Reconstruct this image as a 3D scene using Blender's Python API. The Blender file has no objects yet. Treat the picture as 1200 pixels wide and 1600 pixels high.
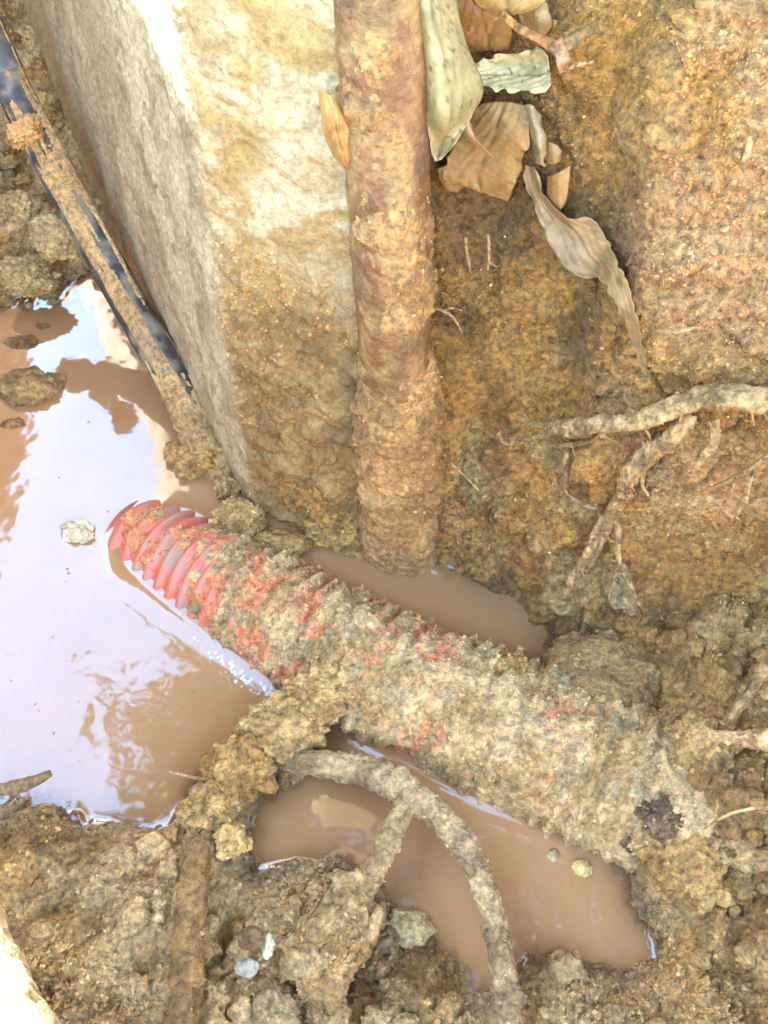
import bpy, math, random
import numpy as np
from math import radians as RAD

# ------------------------------------------------------------------ camera, sky, sun, exposure
scene = bpy.context.scene
CAM = np.array([0.0, -0.516, 0.737]); PITCH = RAD(55.0); FPX = 1500.0
cam_data = bpy.data.cameras.new("camera"); cam = bpy.data.objects.new("camera", cam_data)
scene.collection.objects.link(cam); scene.camera = cam
cam.location = CAM; cam.rotation_euler = (RAD(90) - PITCH, 0, 0)
cam_data.lens = 36.0 * FPX / 1600.0; cam_data.sensor_width = 36.0
cam_data.clip_start = 0.01; cam_data.clip_end = 400.0

SUN_EL = RAD(29.0); SUN_AZ = math.atan2(-0.80, 0.60)          # from back-left
world = bpy.data.worlds.new("World"); scene.world = world; world.use_nodes = True
wn = world.node_tree; bg = wn.nodes["Background"]
sky = wn.nodes.new("ShaderNodeTexSky"); sky.sky_type = 'NISHITA'; sky.sun_disc = False
sky.sun_elevation = SUN_EL; sky.sun_rotation = SUN_AZ % (2 * math.pi)
sky.air_density = 1.3; sky.dust_density = 0.3; sky.ozone_density = 2.5
wn.links.new(sky.outputs[0], bg.inputs[0]); bg.inputs[1].default_value = 0.15
sun_data = bpy.data.lights.new("sun", 'SUN'); sun_data.energy = 3.5; sun_data.angle = RAD(0.53)
sun_data.color = (1.0, 0.94, 0.84)
sun = bpy.data.objects.new("sun", sun_data); scene.collection.objects.link(sun)
SUN_DIR = np.array([math.sin(SUN_AZ) * math.cos(SUN_EL), math.cos(SUN_AZ) * math.cos(SUN_EL), math.sin(SUN_EL)])
from mathutils import Vector
sun.rotation_euler = Vector(-SUN_DIR).to_track_quat('-Z', 'Y').to_euler()
sun.location = (-3, 3, 4)
vs = scene.view_settings
vs.view_transform = 'Standard'; vs.look = 'None'; vs.gamma = 1.0; vs.use_curve_mapping = False
vs.exposure = 4.2
scene.cycles.use_adaptive_sampling = True; scene.cycles.adaptive_threshold = 0.02
vs.use_white_balance = True; vs.white_balance_temperature = 6600; vs.white_balance_tint = 7

# ------------------------------------------------------------------ maths helpers
rng = np.random.default_rng(7)
_R = np.array([1.0, 0, 0]); _U = np.array([0, math.sin(PITCH), math.cos(PITCH)])
_F = np.array([0, math.cos(PITCH), -math.sin(PITCH)])

def ray(px, py):
    px = np.asarray(px, float); py = np.asarray(py, float)
    d = _F + ((px - 600) / FPX)[..., None] * _R - ((py - 800) / FPX)[..., None] * _U
    return d

def on_level(px, py, z=0.0):
    """the point of a level plane that a spot of the photograph shows (used to measure the layout)"""
    d = ray(px, py); t = (z - CAM[2]) / d[..., 2]
    return CAM + d * t[..., None]

_prm = np.random.default_rng(11)
_PERM = np.concatenate([p := _prm.permutation(256), p, p]).astype(np.int32)
_g = _prm.normal(size=(256, 3)); _GRAD = _g / np.linalg.norm(_g, axis=1)[:, None]

def perlin(P):
    P = np.asarray(P, float)
    i = np.floor(P).astype(np.int64); f = P - i; i &= 255
    u = f * f * f * (f * (f * 6 - 15) + 10)
    out = np.zeros(P.shape[:-1])
    for dx in (0, 1):
        wx = u[..., 0] if dx else 1 - u[..., 0]; a = _PERM[(i[..., 0] + dx) & 255]
        for dy in (0, 1):
            wy = wx * (u[..., 1] if dy else 1 - u[..., 1]); b = _PERM[a + ((i[..., 1] + dy) & 255)]
            for dz in (0, 1):
                w = wy * (u[..., 2] if dz else 1 - u[..., 2])
                g = _GRAD[_PERM[b + ((i[..., 2] + dz) & 255)]]
                out += w * (g[..., 0] * (f[..., 0] - dx) + g[..., 1] * (f[..., 1] - dy) + g[..., 2] * (f[..., 2] - dz))
    return out * 1.6

def fbm(P, freq, octs=3, seed=0.0, gain=0.5):
    P = np.asarray(P, float); o = 0; a = 1.0
    for k in range(octs):
        o = o + a * perlin(P * freq * 2.03 ** k + seed + 17.3 * k); a *= gain
    return o

def billow(P, freq, seed=0.0):
    """rounded lumps parted by creases, about -0.6..1"""
    return 1.0 - 0.0 - 2.2 * (0.45 - np.abs(perlin(np.asarray(P) * freq + seed))) - 0.45

def smooth(a, b, x):
    t = np.clip((x - a) / (b - a), 0, 1); return t * t * (3 - 2 * t)

def mixc(c0, c1, t):
    return np.asarray(c0) * (1 - t)[..., None] + np.asarray(c1) * t[..., None]

# ------------------------------------------------------------------ mesh helpers
COL = scene.collection
_w = (1.72, 1.19, .58)
EARTHS = {'wet_mud': _w, 'cut_earth': _w, 'crumbs': _w, 'mud_crust': (1.84, 1.30, .76), 'weathered_concrete': (1.23, 1.0, .64), 'rust_scale': (1.28, 1.0, .56), 'root_bark': (1.45, 1.12, .68), 'dry_leaf': (.96, .74, .42), 'stone': (1.2, 1., .66)}

def link_mesh(name, V, F, mat, parent=None, col=None, smooth_shade=True):
    V = np.ascontiguousarray(V, dtype=np.float32).reshape(-1, 3)
    F = np.ascontiguousarray(F, dtype=np.int32)
    me = bpy.data.meshes.new(name); n = F.shape[1]
    me.vertices.add(len(V)); me.vertices.foreach_set("co", V.ravel())
    me.loops.add(F.size); me.loops.foreach_set("vertex_index", F.ravel())
    me.polygons.add(len(F))
    me.polygons.foreach_set("loop_start", np.arange(0, F.size, n, dtype=np.int32))
    me.polygons.foreach_set("use_smooth", np.full(len(F), smooth_shade, dtype=bool))
    if col is not None:
        at = me.attributes.new("Col", 'FLOAT_COLOR', 'POINT')
        c4 = np.ones((len(V), 4), np.float32); c4[:, :3] = np.asarray(col).reshape(-1, 3) * np.array(EARTHS.get(mat.name, (1, 1, 1)))
        at.data.foreach_set("color", c4.ravel())
    me.update(calc_edges=True); me.validate()
    me.materials.append(mat)
    o = bpy.data.objects.new(name, me); COL.objects.link(o)
    if parent is not None: o.parent = parent
    return o

def grid_faces(nu, nv, wrap_v=False):
    i = np.arange(nu - 1)[:, None]; j = np.arange(nv if wrap_v else nv - 1)[None, :]
    j2 = (j + 1) % nv
    return np.stack(np.broadcast_arrays(i * nv + j, (i + 1) * nv + j, (i + 1) * nv + j2, i * nv + j2), -1).reshape(-1, 4)

def grid_normals(G):
    a = np.gradient(G, axis=0); b = np.gradient(G, axis=1); n = np.cross(a, b)
    return n / (np.linalg.norm(n, axis=-1, keepdims=True) + 1e-12)

def tag(o, label=None, cat=None, group=None, kind=None):
    if label: o["label"] = label
    if cat: o["category"] = cat
    if group: o["group"] = group
    if kind: o["kind"] = kind
    return o

def empty(name, loc=(0, 0, 0)):
    o = bpy.data.objects.new(name, None); o.empty_display_size = 0.02
    COL.objects.link(o); return o

def catmull(P, step):
    P = np.asarray(P, float)
    Q = np.vstack([2 * P[0] - P[1], P, 2 * P[-1] - P[-2]])
    out = []
    for k in range(1, len(Q) - 2):
        p0, p1, p2, p3 = Q[k - 1:k + 3]
        n = max(2, int(np.linalg.norm((p2 - p1)[:3]) / step))
        t = np.linspace(0, 1, n, endpoint=False)[:, None]
        out.append(0.5 * (2 * p1 + (p2 - p0) * t + (2 * p0 - 5 * p1 + 4 * p2 - p3) * t ** 2 + (3 * p1 - p0 - 3 * p2 + p3) * t ** 3))
    out.append(P[-1:]); return np.vstack(out)

def frames(path):
    T = np.gradient(path, axis=0); T /= np.linalg.norm(T, axis=1)[:, None] + 1e-12
    N = np.zeros_like(T); up = np.array([0, 0, 1.0])
    if abs(T[0] @ up) > 0.9: up = np.array([0, -1.0, 0])
    n = up - T[0] * (up @ T[0]); n /= np.linalg.norm(n); N[0] = n
    for k in range(1, len(T)):
        n = n - T[k] * (n @ T[k]); n /= np.linalg.norm(n); N[k] = n
    return T, N, np.cross(T, N)

def tube(path, rad, nth=24, cap=True):
    """sweep; rad(s, th, P) -> radius, P is the point at unit radius direction; returns V,F and grids"""
    T, N, B = frames(path)
    s = np.concatenate([[0], np.cumsum(np.linalg.norm(np.diff(path, axis=0), axis=1))])
    th = np.linspace(0, 2 * np.pi, nth, endpoint=False)
    D = N[:, None, :] * np.cos(th)[None, :, None] + B[:, None, :] * np.sin(th)[None, :, None]
    S, TH = np.meshgrid(s, th, indexing='ij')
    r = rad(S, TH, path[:, None, :], D)
    V = path[:, None, :] + D * r[..., None]
    F = grid_faces(len(path), nth, True)[:, ::-1]
    V = V.reshape(-1, 3)
    if cap:
        a = len(V); V = np.vstack([V, path[:1], path[-1:]]); e = (len(path) - 1) * nth
        j = np.arange(nth); j2 = (j + 1) % nth
        F = np.vstack([F, np.stack([j, j2, np.full(nth, a), np.full(nth, a)], 1),
                       np.stack([e + j2, e + j, np.full(nth, a + 1), np.full(nth, a + 1)], 1)])
    return V, F, S, TH, r

def tris(F):
    """quads (with degenerate cap quads) -> triangles"""
    a = F[:, [0, 1, 2]]; b = F[:, [0, 2, 3]]; b = b[b[:, 1] != b[:, 2]]
    return np.vstack([a, b])

def ico(sub):
    t = (1 + 5 ** .5) / 2
    V = np.array([(-1, t, 0), (1, t, 0), (-1, -t, 0), (1, -t, 0), (0, -1, t), (0, 1, t), (0, -1, -t), (0, 1, -t),
                  (t, 0, -1), (t, 0, 1), (-t, 0, -1), (-t, 0, 1)], float)
    F = np.array([(0, 11, 5), (0, 5, 1), (0, 1, 7), (0, 7, 10), (0, 10, 11), (1, 5, 9), (5, 11, 4), (11, 10, 2), (10, 7, 6),
                  (7, 1, 8), (3, 9, 4), (3, 4, 2), (3, 2, 6), (3, 6, 8), (3, 8, 9), (4, 9, 5), (2, 4, 11), (6, 2, 10), (8, 6, 7), (9, 8, 1)])
    V /= np.linalg.norm(V, axis=1)[:, None]
    for _ in range(sub):
        E = np.vstack([F[:, [0, 1]], F[:, [1, 2]], F[:, [2, 0]]]); Es = np.sort(E, 1)
        U, inv = np.unique(Es, axis=0, return_inverse=True); inv = inv.ravel()
        M = V[U].mean(1); M /= np.linalg.norm(M, axis=1)[:, None]
        k = len(V); V = np.vstack([V, M]); n = len(F)
        a, b, c = inv[:n] + k, inv[n:2 * n] + k, inv[2 * n:] + k
        F = np.vstack([np.stack([F[:, 0], a, c], 1), np.stack([F[:, 1], b, a], 1), np.stack([F[:, 2], c, b], 1), np.stack([a, b, c], 1)])
    return V, F

# ------------------------------------------------------------------ materials
def new_mat(name):
    m = bpy.data.materials.new(name); m.use_nodes = True
    nt = m.node_tree; b = nt.nodes["Principled BSDF"]
    return m, nt, b

def node(nt, t, **kw):
    n = nt.nodes.new(t)
    for k, v in kw.items(): setattr(n, k, v)
    return n

def earth_mat(name, rough=(0.35, 0.75), bump=0.6, bumpscale=520.0, var=0.35, spec=0.5, fallback=None, scale=1.0):
    """soil, crust, bark: colour from the mesh's own pigment, broken by grain; fine relief by bump"""
    m, nt, b = new_mat(name); L = nt.links.new
    tc = node(nt, "ShaderNodeTexCoord")
    if fallback is None:
        c = node(nt, "ShaderNodeVertexColor", layer_name="Col"); csock = c.outputs[0]
    else:
        c = node(nt, "ShaderNodeRGB"); c.outputs[0].default_value = (*fallback, 1); csock = c.outputs[0]
    n1 = node(nt, "ShaderNodeTexNoise"); n1.inputs["Scale"].default_value = 210 * scale; n1.inputs["Detail"].default_value = 6
    n1.inputs["Roughness"].default_value = 0.7
    L(tc.outputs["Object"], n1.inputs["Vector"])
    mr = node(nt, "ShaderNodeMapRange"); mr.inputs[1].default_value = 0.36; mr.inputs[2].default_value = 0.64
    mr.inputs[3].default_value = 1 - var; mr.inputs[4].default_value = 1 + var
    L(n1.outputs[0], mr.inputs[0])
    mx = node(nt, "ShaderNodeMix", data_type='RGBA', blend_type='MULTIPLY'); mx.inputs[0].default_value = 1.0
    L(csock, mx.inputs[6]); L(mr.outputs[0], mx.inputs[7])
    # pale grit speckle
    n2 = node(nt, "ShaderNodeTexVoronoi"); n2.inputs["Scale"].default_value = 330 * scale; wv = node(nt, "ShaderNodeMix", data_type="RGBA", blend_type="ADD"); wv.inputs[0].default_value = .012; L(tc.outputs["Object"], wv.inputs[6]); L(n1.outputs[1], wv.inputs[7]); L(wv.outputs[2], n2.inputs["Vector"])
    n3 = node(nt, "ShaderNodeTexNoise"); n3.inputs["Scale"].default_value = 45 * scale; L(tc.outputs["Object"], n3.inputs["Vector"])
    sb = node(nt, "ShaderNodeMath", operation='LESS_THAN'); sb.inputs[1].default_value = 0.24; L(n2.outputs["Distance"], sb.inputs[0])
    s2 = node(nt, "ShaderNodeMapRange"); s2.inputs[1].default_value = 0.46; s2.inputs[2].default_value = 0.62; L(n3.outputs[0], s2.inputs[0])
    ml = node(nt, "ShaderNodeMath", operation='MULTIPLY'); L(sb.outputs[0], ml.inputs[0]); L(s2.outputs[0], ml.inputs[1])
    ml2 = node(nt, "ShaderNodeMath", operation='MULTIPLY'); L(ml.outputs[0], ml2.inputs[0]); ml2.inputs[1].default_value = 0.3
    mx2 = node(nt, "ShaderNodeMix", data_type='RGBA'); L(ml2.outputs[0], mx2.inputs[0]); L(mx.outputs[2], mx2.inputs[6])
    mx2.inputs[7].default_value = (0.52, 0.44, 0.30, 1)
    L(mx2.outputs[2], b.inputs["Base Color"])
    rr = node(nt, "ShaderNodeMapRange"); rr.inputs[1].default_value = 0.35; rr.inputs[2].default_value = 0.65
    rr.inputs[3].default_value = rough[0]; rr.inputs[4].default_value = rough[1]
    n4 = node(nt, "ShaderNodeTexNoise"); n4.inputs["Scale"].default_value = 70 * scale; n4.inputs["Detail"].default_value = 3
    L(tc.outputs["Object"], n4.inputs["Vector"]); L(n4.outputs[0], rr.inputs[0]); L(rr.outputs[0], b.inputs["Roughness"])
    b.inputs["Specular IOR Level"].default_value = spec
    nb = node(nt, "ShaderNodeTexNoise"); nb.inputs["Scale"].default_value = bumpscale; nb.inputs["Detail"].default_value = 5
    nb.inputs["Roughness"].default_value = 0.65
    L(tc.outputs["Object"], nb.inputs["Vector"])
    bp = node(nt, "ShaderNodeBump"); bp.inputs["Strength"].default_value = bump; bp.inputs["Distance"].default_value = 0.0045
    L(nb.outputs[0], bp.inputs["Height"]); L(bp.outputs[0], b.inputs["Normal"])
    return m

M_MUD = earth_mat("wet_mud", (0.12, 0.72), 0.9, var=.55, spec=.65)
M_WALL = earth_mat("cut_earth", (0.16, 0.80), 0.95, var=.6, spec=.6)
M_CRUMB = earth_mat("crumbs", (0.15, 0.7), 0.5, var=0.35, spec=.6)
M_CONC = earth_mat("weathered_concrete", (0.5, 0.85), 0.6, 420, var=0.28, spec=0.4)
M_RUST = earth_mat("rust_scale", (0.35, 0.7), 0.5, 380, var=0.3)
M_CRUST = earth_mat("mud_crust", (0.16, 0.75), 0.9, var=.5, spec=.6)
M_ROOT = earth_mat("root_bark", (0.45, 0.8), 0.9, 420, var=0.55)
M_STONE = earth_mat("stone", (0.3, 0.6), 0.5, 300, var=0.25)
M_LEAFCOL = earth_mat("dry_leaf", (0.4, 0.65), 0.25, 300, var=0.15, scale=0.6)

def plastic(name, col, rough):
    m, nt, b = new_mat(name); b.inputs["Base Color"].default_value = (*col, 1); b.inputs["Roughness"].default_value = rough
    L = nt.links.new; tc = node(nt, "ShaderNodeTexCoord")
    n = node(nt, "ShaderNodeTexNoise"); n.inputs["Scale"].default_value = 60; n.inputs["Detail"].default_value = 6
    L(tc.outputs["Object"], n.inputs["Vector"])
    mr = node(nt, "ShaderNodeMapRange"); mr.inputs[1].default_value = 0.42; mr.inputs[2].default_value = 0.64; mr.inputs[4].default_value = 0.72
    L(n.outputs[0], mr.inputs[0])
    mx = node(nt, "ShaderNodeMix", data_type='RGBA'); mx.inputs[6].default_value = (*col, 1); mx.inputs[7].default_value = (0.34, 0.25, 0.16, 1)
    L(mr.outputs[0], mx.inputs[0]); L(mx.outputs[2], b.inputs["Base Color"])
    r2 = node(nt, "ShaderNodeMapRange"); r2.inputs[3].default_value = rough; r2.inputs[4].default_value = 0.7
    L(mr.outputs[0], r2.inputs[0]); L(r2.outputs[0], b.inputs["Roughness"])
    return m
M_RED = plastic("red_plastic", (0.66, 0.14, 0.07), 0.3)
M_BLACK = plastic("black_plastic", (0.05, 0.043, 0.036), 0.55)

def water_mat():
    m, nt, b = new_mat("muddy_water"); L = nt.links.new; nt.nodes.remove(b)
    out = nt.nodes["Material Output"]; tc = node(nt, "ShaderNodeTexCoord")
    n = node(nt, "ShaderNodeTexNoise"); n.inputs["Scale"].default_value = 9; n.inputs["Detail"].default_value = 5
    L(tc.outputs["Object"], n.inputs["Vector"])
    cr = node(nt, "ShaderNodeMix", data_type='RGBA'); L(n.outputs[0], cr.inputs[0])
    cr.inputs[6].default_value = (0.33, 0.150, 0.056, 1); cr.inputs[7].default_value = (0.425, 0.208, 0.088, 1)
    df = node(nt, "ShaderNodeBsdfDiffuse"); L(cr.outputs[2], df.inputs[0])
    tr = node(nt, "ShaderNodeBsdfTransparent"); tr.inputs[0].default_value = (0.9, 0.8, 0.66, 1)
    at = node(nt, "ShaderNodeVertexColor", layer_name="Col")
    m1 = node(nt, "ShaderNodeMixShader"); L(at.outputs[0], m1.inputs[0]); L(tr.outputs[0], m1.inputs[1]); L(df.outputs[0], m1.inputs[2])
    gl = node(nt, "ShaderNodeBsdfGlossy"); gl.inputs["Roughness"].default_value = 0.05; gl.inputs[0].default_value = (1, 1, 1, 1)
    fr = node(nt, "ShaderNodeFresnel"); fr.inputs[0].default_value = 1.74
    nb = node(nt, "ShaderNodeTexNoise"); nb.inputs["Scale"].default_value = 14; nb.inputs["Detail"].default_value = 3
    L(tc.outputs["Object"], nb.inputs["Vector"])
    bp = node(nt, "ShaderNodeBump"); bp.inputs["Strength"].default_value = 0.06; bp.inputs["Distance"].default_value = 0.02
    L(nb.outputs[0], bp.inputs["Height"]); L(bp.outputs[0], gl.inputs["Normal"])
    m2 = node(nt, "ShaderNodeMixShader"); L(fr.outputs[0], m2.inputs[0]); L(m1.outputs[0], m2.inputs[1]); L(gl.outputs[0], m2.inputs[2])
    L(m2.outputs[0], out.inputs[0]); return m
M_WATER = water_mat()

# ------------------------------------------------------------------ the pit: shoreline and base forms
SHORE_PX = [(-230, 520), (0, 470), (60, 462), (95, 432), (130, 424), (200, 415), (260, 440), (340, 560), (430, 700), (490, 775), (560, 820),
            (640, 850), (720, 880), (800, 910), (855, 935), (872, 990), (864, 1045), (885, 1120), (935, 1220), (985, 1320), (1005, 1360),
            (1010, 1400), (1045, 1440), (1058, 1500), (1060, 1532), (1000, 1545), (930, 1530), (860, 1513), (825, 1505), (800, 1565),
            (765, 1572), (735, 1550), (700, 1500), (650, 1480), (612, 1440), (597, 1400), (570, 1374), (520, 1360), (470, 1367), (420, 1374),
            (392, 1350), (374, 1300), (387, 1240), (440, 1205), (488, 1150), (515, 1105), (500, 1060), (450, 1082), (425, 1112), (395, 1152),
            (345, 1192), (315, 1242), (290, 1290), (240, 1305), (190, 1290), (120, 1312), (90, 1275), (30, 1243), (-230, 1215)]
SHORE = np.array([on_level(*p)[:2] for p in SHORE_PX])

def shore_dist(x, y):
    """signed distance to the water's edge, positive over water"""
    x = np.asarray(x, float); y = np.asarray(y, float); best = np.full(x.shape, 9.0); inside = np.zeros(x.shape, bool)
    n = len(SHORE)
    for k in range(n):
        ax, ay = SHORE[k]; bx, by = SHORE[(k + 1) % n]; ex, ey = bx - ax, by - ay
        t = np.clip(((x - ax) * ex + (y - ay) * ey) / (ex * ex + ey * ey + 1e-12), 0, 1)
        best = np.minimum(best, (x - ax - t * ex) ** 2 + (y - ay - t * ey) ** 2)
        c = ((ay > y) != (by > y)) & (x < ex * (y - ay) / (ey if abs(ey) > 1e-9 else 1e-9) + ax); inside ^= c
    d = np.sqrt(best); return np.where(inside, d, -d)

GROUND_LEVEL = 0.74
# mounds: photo spot, assumed level there, spread, height
MOUNDS = [((960, 1200), .04, .030, .004), ((1110, 1245), .05, .038, .026), ((900, 1075), .03, .03, .010), ((1130, 1330), .05, .05, .02),
          ((470, 1100), .02, .016, .016), ((420, 1160), .02, .02, .020), ((350, 1240), .02, .02, .016), ((300, 1310), .03, .02, .012),
          ((60, 1330), .04, .035, .02), ((180, 1400), .05, .03, .012), ((420, 1420), .03, .02, .014), ((520, 1420), .03, .03, .012),
          ((1120, 1560), .03, .04, .015), ((900, 1580), .02, .03, .01), ((640, 1560), .03, .03, .012), ((60, 360), .09, .03, .012)]
MOUND_W = [(on_level(px, py, z)[:2], s, h) for (px, py), z, s, h in MOUNDS]

def ground_base(x, y, sd=None):
    if sd is None: sd = shore_dist(x, y)
    d = np.maximum(-sd, 0)
    s_left_back = smooth(.18, .30, y) * smooth(-.10, -.22, x)
    s_left = smooth(-.46, -.52, x)
    s_right = smooth(.16, .26, x) * smooth(.4, .2, y)
    slope = 0.36 + 0.50 * s_left_back + 1.5 * s_left * (1 - s_left_back) + 0.30 * s_right
    h = d * slope
    h = h - 0.12 * smooth(.12, .4, d) * (1 - s_left) * (1 - s_left_back) * smooth(-.38, -.5, y)
    cap = np.where(x < -.4, 0.62, GROUND_LEVEL)
    cap = 0.62 + (GROUND_LEVEL - .62) * smooth(-.6, -.3, x)
    h = cap * (1 - np.exp(-(h / cap) ** 1.0 - (h / cap) ** 4 * 1.5))
    # steep left side of the pit, out of view, raised to block the sun
    h = np.maximum(h, (0.83 - .16 * smooth(.2, -.05, y)) * smooth(-.60, -.74, x + .015 * np.sin(y * 17)) * smooth(1.2, .8, y) * smooth(-3., -1.5, y))
    for (c, s, a) in MOUND_W:
        h = h + a * np.exp(-((x - c[0]) ** 2 + (y - c[1]) ** 2) / (s * s))
    depth = np.minimum(np.maximum(sd, 0) * 0.55, 0.10)
    return h - depth

def ground_relief(P, sd):
    amp = smooth(0.012, -0.05, sd) * 0.75 + 0.25
    amp = np.where(P[..., 1] > .2, 1.0, amp)
    a = 0.010 * fbm(P, 9, 2, 3.1) * amp + 0.0105 * billow(P, 21, 5.0) * amp + 0.0052 * billow(P, 55, 9.0) * (0.35 + 0.65 * amp)
    a = a + (0.0021 * billow(P, 150, 2.0) + 0.0015 * perlin(P * 300)) * (0.6 + 0.8 * smooth(-.3, .3, perlin(P * 14 + 4)))
    return a

def soil_colour(P, wet=None):
    """pigment of the soil: ochre, tan, olive-grey clay and pale patches"""
    a = fbm(P, 11, 3, 1.7); b = fbm(P, 26, 2, 8.3); g = fbm(P, 17, 3, 21.0); f = perlin(P * 90 + 2)
    c = mixc((0.170, 0.112, 0.047), (0.285, 0.208, 0.112), smooth(-.3, .4, a))
    c = mixc(c, (0.105, 0.068, 0.027), smooth(.05, .5, b) * .75)
    c = mixc(c, (0.285, 0.228, 0.150), smooth(.22, .6, g) * .65)
    c = mixc(c, (0.40, 0.33, 0.22), smooth(.2, .7, f) * .35)
    return c

def axis_coords(fine_lo, fine_hi, step, far_lo, far_hi, grow=1.22):
    c = list(np.arange(fine_lo, fine_hi + step / 2, step)); s = step; v = c[-1]
    while v < far_hi: s *= grow; v += s; c.append(v)
    s = step; v = c[0]; lo = []
    while v > far_lo: s *= grow; v -= s; lo.append(v)
    return np.array(lo[::-1] + c)

# ---- ground sheet (structure)
gx = axis_coords(-.49, .47, .0016, -60, 60)
y1 = axis_coords(-.485, .12, .0016, -60, .12)
y2 = axis_coords(.12 + .0026, .60, .0026, .12 + .0026, 60); y2 = y2[y2 > .121]
gy = np.concatenate([y1[y1 <= .1201], y2])
X, Y = np.meshgrid(gx, gy, indexing='ij')
SD = shore_dist(X, Y)
Z = ground_base(X, Y, SD)
P = np.stack([X, Y, Z], -1)
REL = ground_relief(P, SD)
far = smooth(.6, 1.2, np.hypot(X, Y))
Z = Z + REL * (1 - far) + far * 0.03 * fbm(P, .8, 2)
P = np.stack([X, Y, Z], -1)
GROUND_P = P; GROUND_Z = Z
# wet smear near the water is a darker, thinner clay film
gc = soil_colour(P)
lb = smooth(.2, .32, Y) * smooth(-.15, -.25, X)
gc = mixc(gc, (0.42, 0.39, 0.33), lb * smooth(-.5, .5, fbm(P, 30, 2, 4)) * .7)
fg = smooth(-.2, -.3, Y) * smooth(.3, .0, X)
gc = mixc(gc, (0.36, 0.315, 0.255), fg * smooth(-.6, .2, fbm(P, 18, 3, 12)) * .8)
gc = gc * (1 - .32 * smooth(.012, .002, Z + .006 * fbm(P, 30, 2, 5)))[..., None]   # soaked margin
ground_obj = link_mesh("mud_ground", P, grid_faces(len(gx), len(gy)), M_MUD, col=gc)
tag(ground_obj, kind='structure')
GN = grid_normals(P)

def ground_height(x, y):
    i = np.clip(np.searchsorted(gx, x), 1, len(gx) - 1); j = np.clip(np.searchsorted(gy, y), 1, len(gy) - 1)
    return GROUND_Z[i, j]

def on_ground(px, py, up=0.0):
    d = ray(px, py); t = np.linspace(.45, 2.2, 2500); Q = CAM + d * t[:, None]
    k = np.argmax(Q[:, 2] < ground_height(Q[:, 0], Q[:, 1])); q = Q[k].copy(); q[2] += up; return q

# ---- earth wall at the back
WX = np.array([-.30, -.127, -.07, -.023, .011, .106, .14, .22, .30, .5, 1.0, 3.0])
WY = np.array([.09, .015, -.026, -.032, -.044, -.088, -.116, -.160, -.185, -.21, -.22, -.2])
def wall_base(x, z):
    y0 = np.interp(x, WX, WY) * .5 + .25 * np.interp(x - .02, WX, WY) + .25 * np.interp(x + .02, WX, WY)
    lean = 0.26 + 0.26 * smooth(.10, .28, x) * smooth(.30, .0, z) + .05 * smooth(.1, .3, x)
    y = y0 + lean * z + .07 * smooth(.10, .30, x) * smooth(.0, .12, z) * 0
    # toe fillet where the wall runs into the floor
    y = y - 0.035 * np.exp(-np.maximum(z, 0) / .03) * smooth(.14, .20, x)
    # proud block at upper right
    edge = .138 + .06 * (z - .35) + .006 * np.sin(z * 40)
    y = y - 0.042 * smooth(edge, edge + .009, x) * smooth(.14, .20, z)
    # hollow beside the rusty post
    y = y + 0.022 * np.exp(-((x - .075) / .035) ** 2) * smooth(.12, .26, z)
    return y

def wall_relief(P):
    m = .35 + .65 * smooth(-.25, .35, fbm(P, 9, 2, 40))
    low = smooth(.16, .02, P[..., 2])
    a = 0.008 * fbm(P, 10, 2, 13) + 0.0062 * billow(P, 26, 15) * (m + .5 * low) + 0.0040 * billow(P, 62, 19) * (m + .5 * low)
    a = a + 0.0020 * billow(P, 150, 12) * (m + .3) + 0.0014 * perlin(P * 300 + 3)
    # slumped ledges and cracks
    crack = np.abs(fbm(P * np.array([1, 1, 1.6]), 16, 2, 60))
    a = a - 0.006 * smooth(.06, .0, crack) * smooth(.1, .5, perlin(P * 7 + 9))
    return a

def on_wall(px, py, off=0.0):
    d = ray(px, py); t = np.linspace(.4, 1.6, 1600); Q = CAM + d * t[:, None]
    k = np.argmax(Q[:, 1] > wall_base(Q[:, 0], Q[:, 2])); q = Q[k]
    return q - d / np.linalg.norm(d) * off

wx = axis_coords(-.085, .47, .0016, -.086, 6.0)
wz = np.concatenate([np.arange(-.06, .52, .0016), np.linspace(.525, GROUND_LEVEL, 24)])
X, Zg = np.meshgrid(wx, wz, indexing='ij')
Yw = wall_base(X, Zg); P0 = np.stack([X, Yw, Zg], -1)
WREL = wall_relief(P0)
for (px_, py_, sx_, sz_, a_) in [(745, 662, .006, .013, .016), (722, 720, .003, .022, .008), (770, 655, .012, .004, .006), (715, 330, .02, .02, .010), (1060, 600, .03, .003, .006)]:
    q_ = on_wall(px_, py_); WREL = WREL - a_ * np.exp(-((X - q_[0]) / sx_) ** 2 - ((Zg - q_[2]) / sz_) ** 2)
N0 = -grid_normals(P0); N0 = np.where(N0[..., 1:2] > 0, -N0, N0)
fade = smooth(1.2, .7, np.abs(X))
P = P0 + N0 * (WREL * fade)[..., None]
# lip: the sheet turns back over the rim
lip = [P]
for k, (dy, dz) in enumerate([(.02, .008), (.06, .015), (.15, .02), (.4, .02), (1.2, .01)]):
    row = P[:, -1:, :].copy(); row[..., 1] += dy; row[..., 2] += dz + .006 * perlin(row[..., :] * 9)[..., ] ; lip.append(row)
P = np.concatenate(lip, 1); WALL_P = P; WALL_N = np.concatenate([N0] + [N0[:, -1:]] * 5, 1)
wc = mixc((0.195, 0.122, 0.043), (0.275, 0.182, 0.075), smooth(-.4, .4, fbm(P, 8, 3, 2)))
wc = mixc(wc, (0.100, 0.064, 0.025), smooth(.0, .55, fbm(P, 19, 3, 77)) * .8)
wc = mixc(wc, (0.35, 0.225, 0.085), smooth(.15, .6, fbm(P, 13, 2, 31)) * .55)
lowgrey = smooth(.22, .02, P[..., 2]) * smooth(.05, .2, P[..., 0])
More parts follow.
